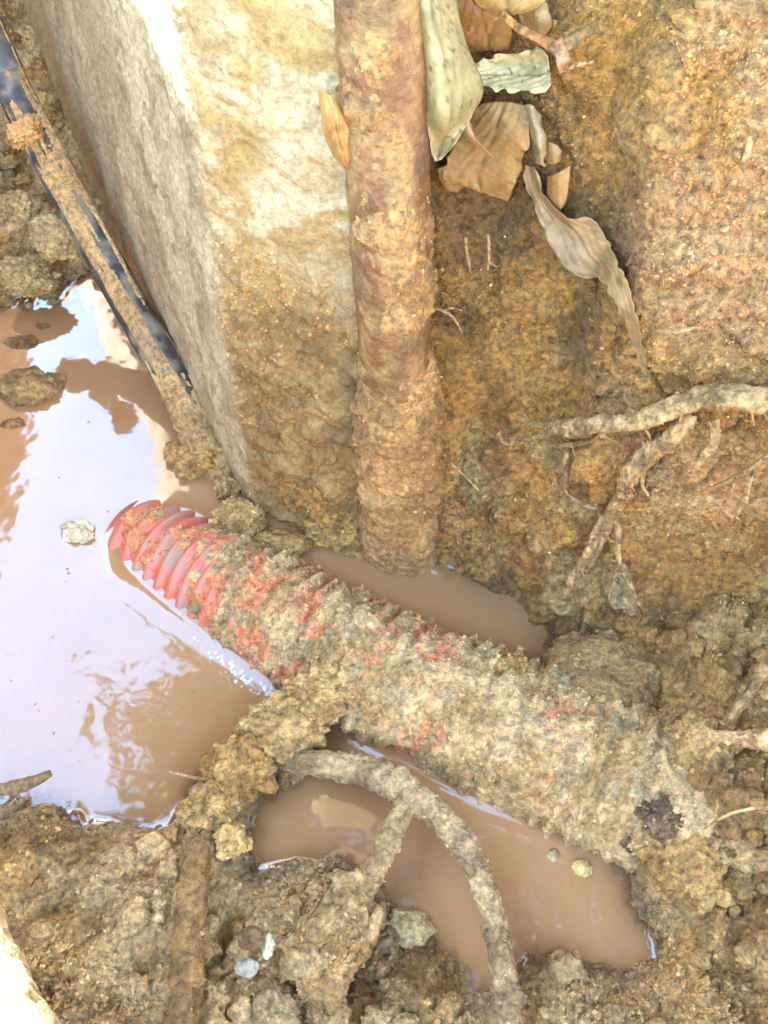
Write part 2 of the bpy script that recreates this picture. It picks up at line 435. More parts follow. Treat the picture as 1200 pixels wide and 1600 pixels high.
wc = mixc(wc, (0.27, 0.235, 0.155), np.clip(smooth(.0, .5, fbm(P, 22, 3, 55)) * (.25 + .6 * lowgrey), 0, 1))
blk = smooth(.135, .165, P[..., 0]) * smooth(.17, .24, P[..., 2])
wc = mixc(wc, (0.30, 0.215, 0.150), blk * smooth(-.6, .2, fbm(P, 12, 2, 91)) * .85)
dk = np.exp(-((P[..., 0] - .065) / .03) ** 2) * smooth(.24, .32, P[..., 2])  # shade of the hollow by the post and leaves, painted into the colour
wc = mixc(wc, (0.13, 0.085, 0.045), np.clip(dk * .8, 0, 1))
for (px_, py_, sx_, sz_, cc_) in [(735, 745, .014, .03, (.25, .235, .165)), (742, 690, .006, .014, (.25, .235, .165)), (1095, 800, .035, .03, (.36, .34, .28)), (865, 720, .02, .016, (.33, .31, .23)),
                                   (975, 925, .010, .014, (.36, .36, .32)), (1010, 790, .02, .03, (.30, .27, .18)), (520, 740, .02, .02, (.3, .28, .2))]:
    q_ = on_wall(px_, py_); k_ = np.exp(-((P[..., 0] - q_[0]) / sx_) ** 2 - ((P[..., 2] - q_[2]) / sz_) ** 2)
    wc = mixc(wc, cc_, np.clip(smooth(.25, .6, k_ + .3 * fbm(P, 40, 3, 9)) * .42, 0, 1))
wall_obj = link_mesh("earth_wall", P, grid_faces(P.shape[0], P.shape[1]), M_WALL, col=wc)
tag(wall_obj, kind='structure')

# ---- water (structure)
ax = np.concatenate([np.arange(-.72, -.45, .006), np.arange(-.45, .26, .0018)]); ay = np.concatenate([np.arange(-.43, .06, .0018), np.arange(.06, .46, .003)])
X, Y = np.meshgrid(ax, ay, indexing='ij')
depth = -ground_height(X.ravel(), Y.ravel()).reshape(X.shape)
for _ in range(2):
    depth = (depth + np.roll(depth, 1, 0) + np.roll(depth, -1, 0) + np.roll(depth, 1, 1) + np.roll(depth, -1, 1)) / 5
opac = 1 - np.exp(-np.maximum(depth, 0) / .005); opac = .25 + .75 * opac
men = 0.0026 * smooth(-.15, .45, perlin(np.stack([X, Y, 0 * X], -1) * 22 + 3)) * np.exp(-np.maximum(depth, 0) / .0020)
# red pipe axis (needed for the water that creeps up its side)
PIPE_R = 0.051
PIPE_AX = catmull([(-.232, -.014, -.045), (-.200, -.036, -.031), (-.10, -.105, -.014), (.02, -.178, .0), (.12, -.228, .004), (.22, -.275, .004), (.36, -.335, .0)], .0013)
pd = np.full(X.shape, 9.0)
for q in PIPE_AX[36::6]:
    w = math.sqrt(max(PIPE_R ** 2 - q[2] ** 2, 1e-6)) if abs(q[2]) < PIPE_R else -.05
    pd = np.minimum(pd, np.hypot(X - q[0], Y - q[1]) - w)
ridge = .35 + .65 * smooth(-.3, .3, perlin(np.stack([X, Y, 0 * X], -1) * 9 + 2))
pd = pd - .002 - .0085 * smooth(-.14, -.02, X)
men = men + 0.0052 * ridge * np.exp(-np.maximum(pd, 0) / .0078)
dw = wall_base(X, 0 * X) - Y - .006
men = men + .0045 * smooth(-.1, .35, perlin(np.stack([X, Y, 0 * X], -1) * 16 + 7)) * np.exp(-np.maximum(dw, 0) / .006) * smooth(-.09, -.06, X)
Pw = np.stack([X, Y, men], -1)
F = grid_faces(len(ax), len(ay))
dr = depth.ravel(); keep = (dr[F].max(1) > -.004)
yb = wall_base(X, 0 * X).ravel(); xr = X.ravel(); yr = Y.ravel()
keep &= ~((yr[F].min(1) > yb[F].min(1) + .03) & (xr[F].min(1) > -.05))
F = F[keep]; used = np.unique(F); remap = np.zeros(len(xr), int); remap[used] = np.arange(len(used))
op3 = np.repeat(opac.ravel()[used][:, None], 3, 1)
water = link_mesh("water", Pw.reshape(-1, 3)[used], remap[F], M_WATER, col=op3)
tag(water, kind='structure')

# ------------------------------------------------------------------ concrete footing (left of centre)
def build_footing():
    A = np.array([-.127, .004]); Lk = A + 4.6 * np.array([-.145, .285]); B = np.array([-.012, -.036]); Bk = B + np.array([-.2, 1.25])
    def seg(a, b, n): return a + (b - a) * np.linspace(0, 1, n, endpoint=False)[:, None]
    rr = .016
    dl = (Lk - A) / np.linalg.norm(Lk - A); df = (B - A) / np.linalg.norm(B - A)
    a0 = A + dl * rr; a1 = A + df * rr
    t = np.linspace(0, 1, 14, endpoint=False)[:, None]
    arc = (1 - t) ** 2 * a0 + 2 * t * (1 - t) * A + t * t * a1
    left = Lk + (a0 - Lk) * (1 - (1 - np.linspace(0, 1, 380, endpoint=False)) ** 2.0)[:, None]
    front = seg(a1, B, 70); side = seg(B, Bk, 40); back = seg(Bk, Lk, 20)
    ring = np.vstack([left, arc, front, side, back]); kind = np.concatenate([np.zeros(380), np.linspace(0, 1, 14), np.ones(70), np.full(40, 2), np.full(20, 3)])
    z = np.concatenate([np.arange(-.06, .50, .0023), np.linspace(.504, 1.40, 50)])
    lean = np.array([.002, .10])
    P = np.zeros((len(ring), len(z), 3)); P[..., :2] = ring[:, None, :] + lean * z[None, :, None]; P[..., 2] = z
    K = np.broadcast_to(kind[:, None], P.shape[:2])
    c0 = ring.mean(0); T = np.roll(ring, -1, 0) - np.roll(ring, 1, 0); T /= np.linalg.norm(T, axis=1)[:, None]
    N = np.stack([T[:, 1], -T[:, 0]], 1); s = np.sign(((ring - c0) * N).sum(1)); N *= s[:, None]
    for _ in range(6): N = (N + np.roll(N, 1, 0) + np.roll(N, -1, 0)); N /= np.linalg.norm(N, axis=1)[:, None]
    N3 = np.zeros_like(P); N3[..., :2] = N[:, None, :]
    mudf = smooth(.35, .17, P[..., 2] + .07 * fbm(P, 12, 2, 5)) * smooth(.3, 1, K)      # mud plastered on the lower front
    vert = P * np.array([1, 1, .55])
    rel = .0022 * fbm(vert, 14, 3, 3) + .0012 * billow(vert, 70, 6) + .0008 * billow(P, 170, 3) + .0005 * perlin(P * 330)
    strat = P * np.array([.8, .8, 1.5]) + .02 * np.stack([fbm(P, 14, 2, 3), fbm(P, 14, 2, 13), 1.6 * fbm(P, 14, 2, 23)], -1)
    rel = rel + smooth(.4, 1, K) * (1 - mudf) * .0022 * fbm(strat, 38, 3, 9)
    rel = rel + mudf * (.003 + .0042 * billow(P, 34, 7) + .0024 * billow(P, 80, 4) + .0012 * billow(P, 165, 4))
    # spalled pit and cracks on the left face
    pit = on_pts(P, (-.20, .10, .33), .016, (1, .6, .55)); rel = rel - .008 * pit * smooth(0, 1, 1 - K)
    crack = np.abs(fbm(vert, 22, 2, 33)); rel = rel - .003 * smooth(.05, 0, crack) * smooth(.1, .4, perlin(P * 8 + 5)) * (1 - mudf)
    P = P + N3 * rel[..., None]
    # vertical chute of mud at the foot of the front
    # pigment
    grey = mixc((0.38, 0.32, 0.245), (0.52, 0.45, 0.36), smooth(-.4, .4, fbm(vert, 20, 3, 8)))
    grey = mixc(grey, (0.27, 0.215, 0.135), smooth(.1, .6, fbm(P, 34, 3, 18)) * .75)
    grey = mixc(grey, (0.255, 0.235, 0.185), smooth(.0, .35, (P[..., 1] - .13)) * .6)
    cream = mixc((0.36, 0.275, 0.17), (0.49, 0.42, 0.32), smooth(-.25, .35, fbm(strat, 14, 3, 28)))
    cream = mixc(cream, (0.34, 0.225, 0.085), smooth(.1, .5, fbm(strat, 24, 3, 48)) * .75)
    mud = mixc((0.215, 0.142, 0.062), (0.30, 0.21, 0.105), smooth(-.3, .4, fbm(P, 20, 3, 61)))
    mud = mixc(mud, (0.14, 0.092, 0.04), smooth(.1, .6, fbm(P, 26, 2, 71)) * .7)
    stain = smooth(.33, .22, P[..., 2] + .06 * fbm(P, 10, 2, 5)) * .6
    front_c = mixc(mixc(cream, (0.30, 0.21, 0.10), stain), mud, np.clip(mudf * 1.1, 0, 1))
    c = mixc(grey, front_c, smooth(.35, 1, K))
    lowl = smooth(.05, .0, P[..., 2]) * (1 - smooth(.3, 1, K)); c = mixc(c, (0.24, 0.165, 0.085), lowl * .7)
    nu, nz = P.shape[:2]
    Fq = grid_faces(nz, nu, True)
    V = P.transpose(1, 0, 2).reshape(-1, 3); C = c.transpose(1, 0, 2).reshape(-1, 3)
    n = len(V); V = np.vstack([V, [[*c0 + lean * 1.4, 1.41]]]); C = np.vstack([C, [[.4, .35, .27]]])
    j = np.arange(nu); e = (nz - 1) * nu
    capF = np.stack([e + j, e + (j + 1) % nu, np.full(nu, n)], 1)
    # (i,j) order gives inward facing; flip
    T3 = np.vstack([Fq[:, [0, 1, 2]], Fq[:, [0, 2, 3]], capF])
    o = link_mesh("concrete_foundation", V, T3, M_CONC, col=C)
    tag(o, "pale weathered concrete foundation corner rising from the water, mud plastered on its lower front", "foundation")
    return P, N3, K, c
def on_pts(P, c, s, k=(1, 1, 1)):
    return np.exp(-(((P - np.array(c)) / s * np.array(k)) ** 2).sum(-1))
FOOT_P, FOOT_N, FOOT_K, FOOT_C = build_footing()

# ------------------------------------------------------------------ rusty post
def build_post():
    root = empty("rusty_post"); tag(root, "upright rust-brown iron pipe caked with mud against the earth wall", "pipe")
    ax_ = catmull([(.018, -.036, -.04), (.012, -.026, .14), (.004, -.008, .32), (-.003, .022, .52), (-.006, .045, .66)], .0018)
    def r1(S, TH, p, D):
        Q = p + D * .028
        return .0262 + .0012 * fbm(Q, 40, 3, 3) + .0007 * billow(Q, 120, 8) + 0 * S
    V, F, S, TH, r = tube(ax_, r1, 64)
    c = mixc((0.175, 0.092, 0.052), (0.250, 0.150, 0.088), smooth(-.3, .4, fbm(V, 26, 3, 4)))
    c = mixc(c, (0.31, 0.22, 0.12), smooth(.15, .5, fbm(V * np.array([1, 1, .6]), 40, 3, 14)) * .75)
    c = mixc(c, (0.115, 0.064, 0.035), smooth(.2, .6, fbm(V, 30, 2, 24)) * .6)
    link_mesh("iron_pipe", V, tris(F), M_RUST, root, c)
    def r2(S, TH, p, D):
        Q = p + D * .03; z = p[..., 2]
        t = -.0030 + .0118 * smooth(.34, .05, z) + .0080 * fbm(Q, 14, 3, 44)
        t = t + .0024 * billow(Q, 60, 3) + .0014 * billow(Q, 150, 5) + .0006 * perlin(Q * 320)
        return .0262 + np.maximum(t, -.004)
    V, F, S, TH, r = tube(ax_[:300], r2, 110)
    c = mixc((0.235, 0.16, 0.075), (0.33, 0.235, 0.125), smooth(-.4, .4, fbm(V, 22, 3, 6)))
    c = mixc(c, (0.17, 0.115, 0.05), smooth(.1, .6, fbm(V, 30, 2, 66)) * .7)
    link_mesh("mud_crust", V, tris(F), M_CRUST, root, c)
    return V
POST_V = build_post()

# ------------------------------------------------------------------ red corrugated pipe
def build_red_pipe():
    root = empty("corrugated_pipe"); tag(root, "red corrugated plastic pipe caked with mud, half sunk in the brown water", "pipe")
    pitch = .0140
    def rib(S): return np.tanh(1.5 * np.sin(S * 2 * np.pi / pitch)) / np.tanh(1.5)
    def r1(S, TH, p, D): return PIPE_R + .0022 * rib(S)
    V, F, S, TH, r = tube(PIPE_AX, r1, 84)
    link_mesh("corrugated_tube", V, tris(F), M_RED, root)
    def r2(S, TH, p, D):
        Q = p + D * PIPE_R; x = Q[..., 0]
        cover = -.0030 + .0072 * smooth(-.188, -.075, x) + .0030 * smooth(.0, .12, x) + .004 * smooth(.14, .24, x)
        A_ = .5 + .42 * smooth(-.188, -.075, x)
        cover = cover + A_ * (.0050 * fbm(Q, 17, 2, 70) + .0046 * billow(Q, 42, 71) + .0020 * billow(Q, 95, 72) + .0010 * billow(Q, 210, 73))
        cover = cover - .0020 * smooth(.014, .002, Q[..., 2]) * smooth(.15, .0, x)
        for (nx, ny) in ((985, 1180), (1005, 1202), (1030, 1224), (1052, 1240), (868, 1128), (850, 1135)):
            c_ = on_level(nx, ny, .040); cover = cover - .022 * np.exp(-((Q - c_) ** 2).sum(-1) / .0085 ** 2)
        inrib = -.9 * .0026 * smooth(-.2, .4, rib(S)) + .0020
        base = PIPE_R + .0024 * rib(S) * np.clip(.75 + .7 * fbm(Q, 13, 2, 99), 0.1, 1.2)
        return np.maximum(base + cover + .0012 - .0 * S, PIPE_R - .006)
    V, F, S, TH, r = tube(PIPE_AX, r2, 150)
    body = V[:-2].reshape(len(PIPE_AX), 150, 3); over = (r - PIPE_R - .0022 * rib(S)).ravel(); over = np.concatenate([over, [0, 0]])
    c = mixc((0.285, 0.225, 0.130), (0.42, 0.355, 0.245), smooth(-.4, .4, fbm(V, 28, 3, 36)))
    c = mixc(c, (0.20, 0.165, 0.085), smooth(.1, .6, fbm(V, 40, 2, 46)) * .65)
    c = mixc(c, (0.235, 0.235, 0.20), smooth(.25, .6, fbm(V, 55, 2, 56)) * .6)
    c = mixc(c, (0.50, 0.19, 0.135), smooth(.0080, .0010, over) * smooth(-.25, .2, fbm(V, 35, 2, 86)) * .85)   # red showing through thin mud
    link_mesh("mud_crust", V, tris(F), M_CRUST, root, c)
    return V, over, c
PIPE_V, PIPE_OVER, PIPE_C = build_red_pipe()

# ------------------------------------------------------------------ black conduit
def build_conduit():
    root = empty("black_conduit"); tag(root, "black plastic conduit streaked with dry mud slanting into the water beside the concrete", "conduit")
    lo = on_level(365, 765, -.02); a = on_level(285, 620, .028); b = on_level(200, 470, .075)
    c_ = on_level(110, 310, .135); d_ = on_level(25, 150, .20); e_ = on_level(-60, -30, .29)
    path = catmull([lo, a, b, c_, d_, e_], .0022); R = .0180
    def r1(S, TH, p, D):
        return R + .0005 * fbm(p + D * R, 20, 2, 3) + 0 * S
    V, F, S, TH, r = tube(path, r1, 56); link_mesh("conduit_tube", V, tris(F), M_BLACK, root)
    L_ = S.max()
    def r2(S, TH, p, D):
        Q = p + D * R
        side = np.cos(TH * 2 + 1.2) * .5 + np.cos(TH - 2.3) * .35
        streak = fbm(np.stack([S * 6, np.cos(TH) * 1.6, np.sin(TH) * 1.6], -1), 1.2, 3, 5)
        t = .0002 + .0016 * side + .0024 * streak + .004 * smooth(.14, .04, S) + .0005 * perlin(Q * 300)
        t = t + .0025 * billow(Q, 70, 2) * smooth(.15, .05, S) + .0012 * billow(Q, 160, 4) * smooth(.2, .05, S)
        t = t + .0002 * smooth(.4, .5, S)
        return R + np.clip(t, -.003, .008)
    V, F, S, TH, r = tube(path[4:], r2, 96)
    c = mixc((0.33, 0.255, 0.15), (0.43, 0.35, 0.225), smooth(-.4, .4, fbm(V, 30, 2, 6)))
    c = mixc(c, (0.22, 0.165, 0.09), smooth(.14, .04, np.concatenate([S.ravel(), [0, 1]])) * .7)
    link_mesh("mud_film", V, tris(F), M_CRUST, root, c)
    # grey coupling sleeve on the upper end
    k0 = int(len(path) * .85); sl = path[k0:]
    def r3(S, TH, p, D): return R + .0012 + .0008 * smooth(.003, .0, np.abs(S - .02)) + .0008 * smooth(.003, 0, np.abs(S - .05)) + 0 * TH
    V, F, S, TH, r = tube(sl, r3, 48)
    m = plastic("grey_plastic", (0.11, 0.10, 0.085), .6); link_mesh("coupling_sleeve", V, tris(F), m, root)
    # lump of dried orange clay stuck on it
    cpos = on_level(40, 205, .205)
    V, F = ico(4); Q = V * np.array([.014, .02, .010]); Q = Q * (1 + .25 * fbm(V, 1.3, 2, 4) + .16 * billow(V, 3, 3) + .08 * billow(V, 7, 5))[:, None] + cpos
    cc = mixc((0.42, 0.27, 0.14), (0.52, 0.36, 0.2), smooth(-.3, .4, fbm(Q, 60, 2)))
    o = link_mesh("dried_clay", Q, F, M_CRUST, root, cc); o["label"] = "lump of dried orange clay stuck on the conduit"
    return path
COND_PATH = build_conduit()

# ------------------------------------------------------------------ muddy bent hose with its side branch
def mud_tube(name, path, R, parent, seed, col0, col1, lump=1.0, nth=48, step=.0016, mat=None, taper=None):
    path = catmull(path, step)
    def rr(S, TH, p, D):
        Q = p + D * R; u = S / S.max()
        t = R * (1 if taper is None else np.interp(u, np.linspace(0, 1, len(taper)), taper))
        return t + lump * (.0022 * fbm(Q, 26, 2, seed) + .0016 * billow(Q, 70, seed + 2) + .0010 * billow(Q, 160, seed + 5) + .0004 * perlin(Q * 330))
    V, F, S, TH, r = tube(path, rr, nth)
    c = mixc(col0, col1, smooth(-.4, .4, fbm(V, 34, 3, seed)))
    c = mixc(c, np.asarray(col0) * .6, smooth(.1, .6, fbm(V, 50, 2, seed + 9)) * .6)
    o = link_mesh(name, V, tris(F), mat or M_CRUST, parent, c); return o

hose = empty("bent_hose"); tag(hose, "mud-coated grey hose arching across the lower brown puddle with a short side branch", "hose")
hp = [on_level(430, 1180, .012), on_level(500, 1192, .020), on_level(580, 1208, .026), on_level(655, 1250, .032), on_level(725, 1325, .034), on_level(768, 1420, .036),
      on_level(788, 1520, .040), on_level(803, 1620, .05), on_level(812, 1760, .07)]
mud_tube("hose_tube", hp, .0090, hose, 5, (0.20, 0.165, 0.105), (0.36, 0.315, 0.23), lump=1.3, taper=[1.15, 1.2, 1.25, 1.05, .95, .95, .95, 1.0])
mud_tube("side_branch", [on_level(642, 1238, .036), on_level(615, 1300, .032), on_level(585, 1360, .026), on_level(555, 1420, .012)], .0080, hose, 15,
         (0.25, 0.205, 0.125), (0.36, 0.305, 0.205))

# ------------------------------------------------------------------ stake, log, twig
stake = empty("iron_stake"); tag(stake, "mud-brown iron stake half buried in the foreground bank, its blunt top at the water", "stake")
mud_tube("stake_rod", [on_level(306, 1330, .044), on_level(300, 1420, .050), on_level(290, 1520, .058), on_level(278, 1640, .07)], .0105, stake, 25,
         (0.14, 0.098, 0.04), (0.235, 0.165, 0.075), lump=.7)
def disc_clod(name, center, size, seed, c0, c1, parent=None, sub=4, rough=1.0, mat=None):
    V, F = ico(sub); V2 = V + 0
    k = .95 + rough * (.30 * fbm(V, 1.1, 2, seed) + .15 * billow(V, 2.6, seed + 1) + .06 * billow(V, 5.5, seed + 2) + .03 * fbm(V, 11, 2, seed + 3))
    Q = V * k[:, None] * np.asarray(size) + np.asarray(center)
    c = mixc(c0, c1, smooth(-.4, .4, fbm(Q, 60, 3, seed)))
    c = mixc(c, np.asarray(c0) * .55, smooth(.15, .6, fbm(Q, 80, 2, seed + 4)) * .5)
    return link_mesh(name, Q, F, mat or M_MUD, parent, c)

TAN0, TAN1 = (0.27, 0.205, 0.115), (0.40, 0.325, 0.21)
log_o = empty("wooden_post"); tag(log_o, "sun-bleached wooden post end in the near corner, lit by direct sun", "post")
lp = [on_level(-150, 1180, .22), on_level(-105, 1330, .32), on_level(-75, 1420, .37), on_level(-42, 1520, .40), on_level(0, 1640, .43), on_level(40, 1800, .45)]
mud_tube("post_shaft", lp, .0145, log_o, 35, (0.30, 0.22, 0.14), (0.46, 0.37, 0.26), lump=.7, mat=M_ROOT)

tw = empty("root_stub"); tag(tw, "short muddy grey twig poking over the pale water from the near bank", "twig")
mud_tube("stub", [on_level(-30, 1240, .03), on_level(15, 1232, .034), on_level(50, 1222, .036), on_level(80, 1208, .036)], .0055, tw, 45, (0.16, 0.125, 0.08), (0.24, 0.19, 0.13), lump=.5, nth=28, taper=[1, 1, .9, .75, .4])

# ------------------------------------------------------------------ slab of caked mud
def build_slab():
    out_px = [(425, 1490), (462, 1452), (512, 1385), (522, 1362), (560, 1356), (565, 1392), (600, 1425), (588, 1478), (545, 1540), (522, 1582), (470, 1560), (462, 1530), (428, 1528)]
    C0 = on_level(522, 1465, .055)
    o2 = np.array([on_level(px, py, .055)[:2] for px, py in out_px]) - C0[:2]
    ang = np.arctan2(o2[:, 1], o2[:, 0]); rad = np.hypot(o2[:, 0], o2[:, 1]); k = np.argsort(ang); ang = ang[k]; rad = rad[k]
    nr, nt_ = 46, 180; th = np.linspace(-np.pi, np.pi, nt_, endpoint=False)
    pts = np.stack([rad * np.cos(ang), rad * np.sin(ang)], 1); R_ = np.full(nt_, .02)
    for k in range(len(pts)):
        p_, q_ = pts[k], pts[(k + 1) % len(pts)]; e_ = q_ - p_
        den = np.cos(th) * e_[1] - np.sin(th) * e_[0]; den = np.where(np.abs(den) < 1e-12, 1e-12, den)
        tt = (p_[0] * e_[1] - p_[1] * e_[0]) / den; uu = (p_[0] * np.sin(th) - p_[1] * np.cos(th)) / den
        R_ = np.where((tt > 0) & (uu >= -1e-6) & (uu <= 1 + 1e-6), tt, R_)
    layers = []
    for top in (1, 0):
        u = np.linspace(0, 1, nr) if top else np.linspace(1, 0, nr // 2)
        q = np.zeros((len(u), nt_, 3)); q[..., 0] = C0[0] + u[:, None] * R_ * np.cos(th); q[..., 1] = C0[1] + u[:, None] * R_ * np.sin(th)
        lift = .012 + .10 * (q[..., 1] - C0[1]) + .12 * (q[..., 0] - C0[0]) - .008 * smooth(.0, .04, np.abs((q[..., 0] - C0[0]) * .75 + (q[..., 1] - C0[1]) * -.5 - .006))
        q[..., 2] = .040 + lift + (.004 * (1 - u[:, None] ** 6) if top else -.010 * (1 - u[:, None] ** 6) - .002)
        layers.append(q)
    G = np.concatenate(layers, 0); V = G.reshape(-1, 3); 
    nrm = np.where((np.arange(G.shape[0]) < nr)[:, None], 1., -1.)
    rel = .0055 * fbm(G, 24, 2, 3) + .0045 * billow(G, 48, 8) + .0026 * billow(G, 110, 3) + .0012 * billow(G, 230, 3)
    G[..., 2] += rel * nrm; G[..., 0] += .005 * fbm(G, 45, 2, 5); G[..., 1] += .005 * fbm(G, 45, 2, 15)
    V = G.reshape(-1, 3)
    c = mixc((0.23, 0.175, 0.095), (0.36, 0.30, 0.195), smooth(-.3, .3, fbm(V, 34, 3, 6))); c = mixc(c, (0.22, 0.165, 0.08), smooth(.05, .4, fbm(V, 24, 2, 16)) * .8)
    o = link_mesh("mud_slab", V, grid_faces(G.shape[0], nt_, True), M_CRUST, None, c)
    tag(o, "broken slab of caked tan mud leaning on the near bank below the hose branch", "mud slab")
build_slab()

# ------------------------------------------------------------------ lumps and stones one can pick out
def lump(name, px, py, z, size, seed, label, cat, c0=TAN0, c1=TAN1, sub=4, rough=1.0, mat=None, group=None):
    o = disc_clod(name, on_level(px, py, z), size, seed, c0, c1, None, sub, rough, mat); tag(o, label, cat, group); return o
OC0, OC1 = (0.24, 0.165, 0.07), (0.36, 0.27, 0.14)
lump("mud_clod", 498, 1088, .028, (.028, .024, .020), 1, "big tan mud clod wedged against the near side of the red pipe", "mud clod", sub=5)
lump("mud_clod", 440, 1140, .024, (.034, .026, .016), 2, "rough mud clod topping the middle of the small dam", "mud clod", sub=5)
lump("mud_clod", 375, 1205, .022, (.026, .026, .018), 3, "ochre mud clod on the dam with a dark wet underside", "mud clod", OC0, OC1, sub=5)
lump("mud_clod", 326, 1262, .026, (.022, .020, .016), 4, "knobbly mud clod between the dam and the stake top", "mud clod", sub=5)
lump("clay_lump", 362, 1312, .022, (.013, .012, .011), 5, "small cream clay lump at the puddle edge right of the stake", "clay lump", (0.42, 0.33, 0.19), (0.55, 0.46, 0.31))
lump("mud_clod", 445, 1210, .006, (.013, .012, .010), 6, "dark wet mud clod under the left end of the hose", "mud clod", (0.10, 0.075, 0.045), (0.16, 0.12, 0.07))
lump("mud_clod", 375, 808, .008, (.024, .020, .016), 7, "gritty mud clod at the foot of the concrete corner", "mud clod", sub=5)
lump("mud_clod", 310, 715, .004, (.030, .022, .014), 8, "mud clod where the black conduit enters the water", "mud clod", OC0, OC1, sub=5)
lump("mud_clod", 355, 762, .004, (.012, .011, .009), 9, "small mud clod between the conduit end and the concrete", "mud clod")
lump("mud_clod", 440, 850, .006, (.026, .016, .010), 10, "wet mud clod between the red pipe and the concrete corner", "mud clod", OC0, OC1)
lump("river_stone", 42, 607, .004, (.030, .022, .017), 11, "brown rounded stone standing out of the pale water by the left edge", "stone", (0.17, 0.13, 0.075), (0.30, 0.245, 0.165), rough=.7)
lump("river_stone", 82, 602, .0, (.014, .015, .012), 12, "small brown stone touching the right of the rounded stone", "stone", (0.17, 0.13, 0.075), (0.28, 0.22, 0.15), rough=.6)
lump("mud_crumb", 38, 535, .0, (.019, .010, .004), 13, "flat mud crumb floating behind the rounded brown stone", "mud crumb", (0.15, 0.10, 0.06), (0.24, 0.17, 0.11))
lump("mud_crumb", 68, 510, .0, (.007, .005, .003), 14, "tiny mud crumb nearest the far bank in the pale water", "mud crumb", (0.15, 0.10, 0.06), (0.24, 0.17, 0.11), sub=3)
lump("mud_crumb", 20, 662, .0, (.011, .007, .003), 15, "small mud crumb in front of the rounded brown stone", "mud crumb", (0.15, 0.10, 0.06), (0.24, 0.17, 0.11), sub=3)
lump("white_pebble", 122, 832, .001, (.015, .012, .011), 16, "bright white pebble alone in the pale water left of the red pipe", "pebble", (0.50, 0.45, 0.36), (0.80, 0.78, 0.72), rough=.8, mat=M_STONE)
lump("yellow_pebble", 910, 1357, .0, (.0075, .0065, .006), 17, "small yellow pebble in the puddle below the buried pipe end", "pebble", (0.48, 0.36, 0.15), (0.58, 0.46, 0.24), rough=.5, mat=M_STONE)
lump("grey_pebble", 862, 1333, -.002, (.007, .008, .004), 18, "pale grey pebble just under the puddle surface left of the yellow one", "pebble", (0.24, 0.19, 0.11), (0.36, 0.29, 0.18), rough=.7, mat=M_STONE)
lump("dark_clod", 1040, 1275, .052, (.021, .016, .012), 19, "dark charcoal-brown mud clod over the buried end of the red pipe", "mud clod", (0.070, 0.052, 0.042), (0.14, 0.11, 0.085), sub=5)
lump("dark_clod", 990, 1305, .035, (.012, .010, .009), 20, "small dark mud clod left of the larger charcoal one", "mud clod", (0.070, 0.052, 0.042), (0.13, 0.10, 0.08))
lump("clay_lump", 1075, 1352, .035, (.034, .026, .018), 21, "shiny wet yellow clay lump at the right end of the puddle", "clay lump", (0.22, 0.155, 0.075), (0.32, 0.24, 0.13), sub=5, rough=.7)
lump("mud_clod", 1100, 1160, .070, (.024, .022, .018), 22, "grey-tan mud clod above the red rib tips of the buried pipe", "mud clod", sub=5)
lump("mud_clod", 935, 1075, .028, (.050, .046, .022), 23, "smooth olive mud mound beyond the pipe at the end of the far puddle", "mud clod", (0.20, 0.142, 0.080), (0.265, 0.20, 0.12), sub=5, rough=.55)
lump("mud_clod", 790, 1060, .045, (.022, .018, .014), 24, "mud clod on top of the pipe beside the far puddle", "mud clod", OC0, OC1, sub=5)
lump("mud_clod", 545, 832, .004, (.040, .024, .028), 52, "mud clod filling the corner between concrete and rusty post", "mud clod", OC0, OC1, sub=5)
lump("white_chip", 418, 1478, .054, (.004, .008, .004), 25, "white stone chip in the foreground bank left of the mud slab", "stone chip", (0.48, 0.47, 0.43), (0.62, 0.61, 0.57), sub=3, rough=.8, mat=M_STONE)
lump("grey_stone", 386, 1512, .056, (.008, .006, .004), 26, "blue-grey stone in the foreground bank beside the white chip", "stone", (0.30, 0.30, 0.30), (0.40, 0.40, 0.39), sub=3, rough=.5, mat=M_STONE)
lump("brown_stone", 392, 1466, .060, (.009, .008, .006), 27, "dark brown pebble above the blue-grey stone in the foreground", "stone", (0.12, 0.085, 0.05), (0.2, 0.15, 0.1), sub=3, rough=.5)
lump("grey_stone", 640, 1450, .0, (.018, .014, .008), 28, "grey clay lump fading into the puddle between the slab and hose", "clay lump", (0.33, 0.31, 0.25), (0.45, 0.42, 0.34), rough=.8)
lump("bank_rock", 90, 372, .105, (.027, .024, .022), 29, "pale knobbly rock in the far left bank beside the conduit", "rock", (0.27, 0.235, 0.17), (0.40, 0.36, 0.28), sub=5, rough=.8)
lump("bank_rock", 22, 330, .12, (.022, .022, .02), 30, "grey rock at the left edge of the far bank", "rock", (0.24, 0.205, 0.145), (0.36, 0.32, 0.24), sub=5, rough=.8)
lump("bank_rock", 40, 430, .035, (.034, .022, .016), 31, "low mud-coated rock at the far waterline under the left bank", "rock", (0.25, 0.21, 0.14), (0.37, 0.33, 0.25), sub=5, rough=.9)

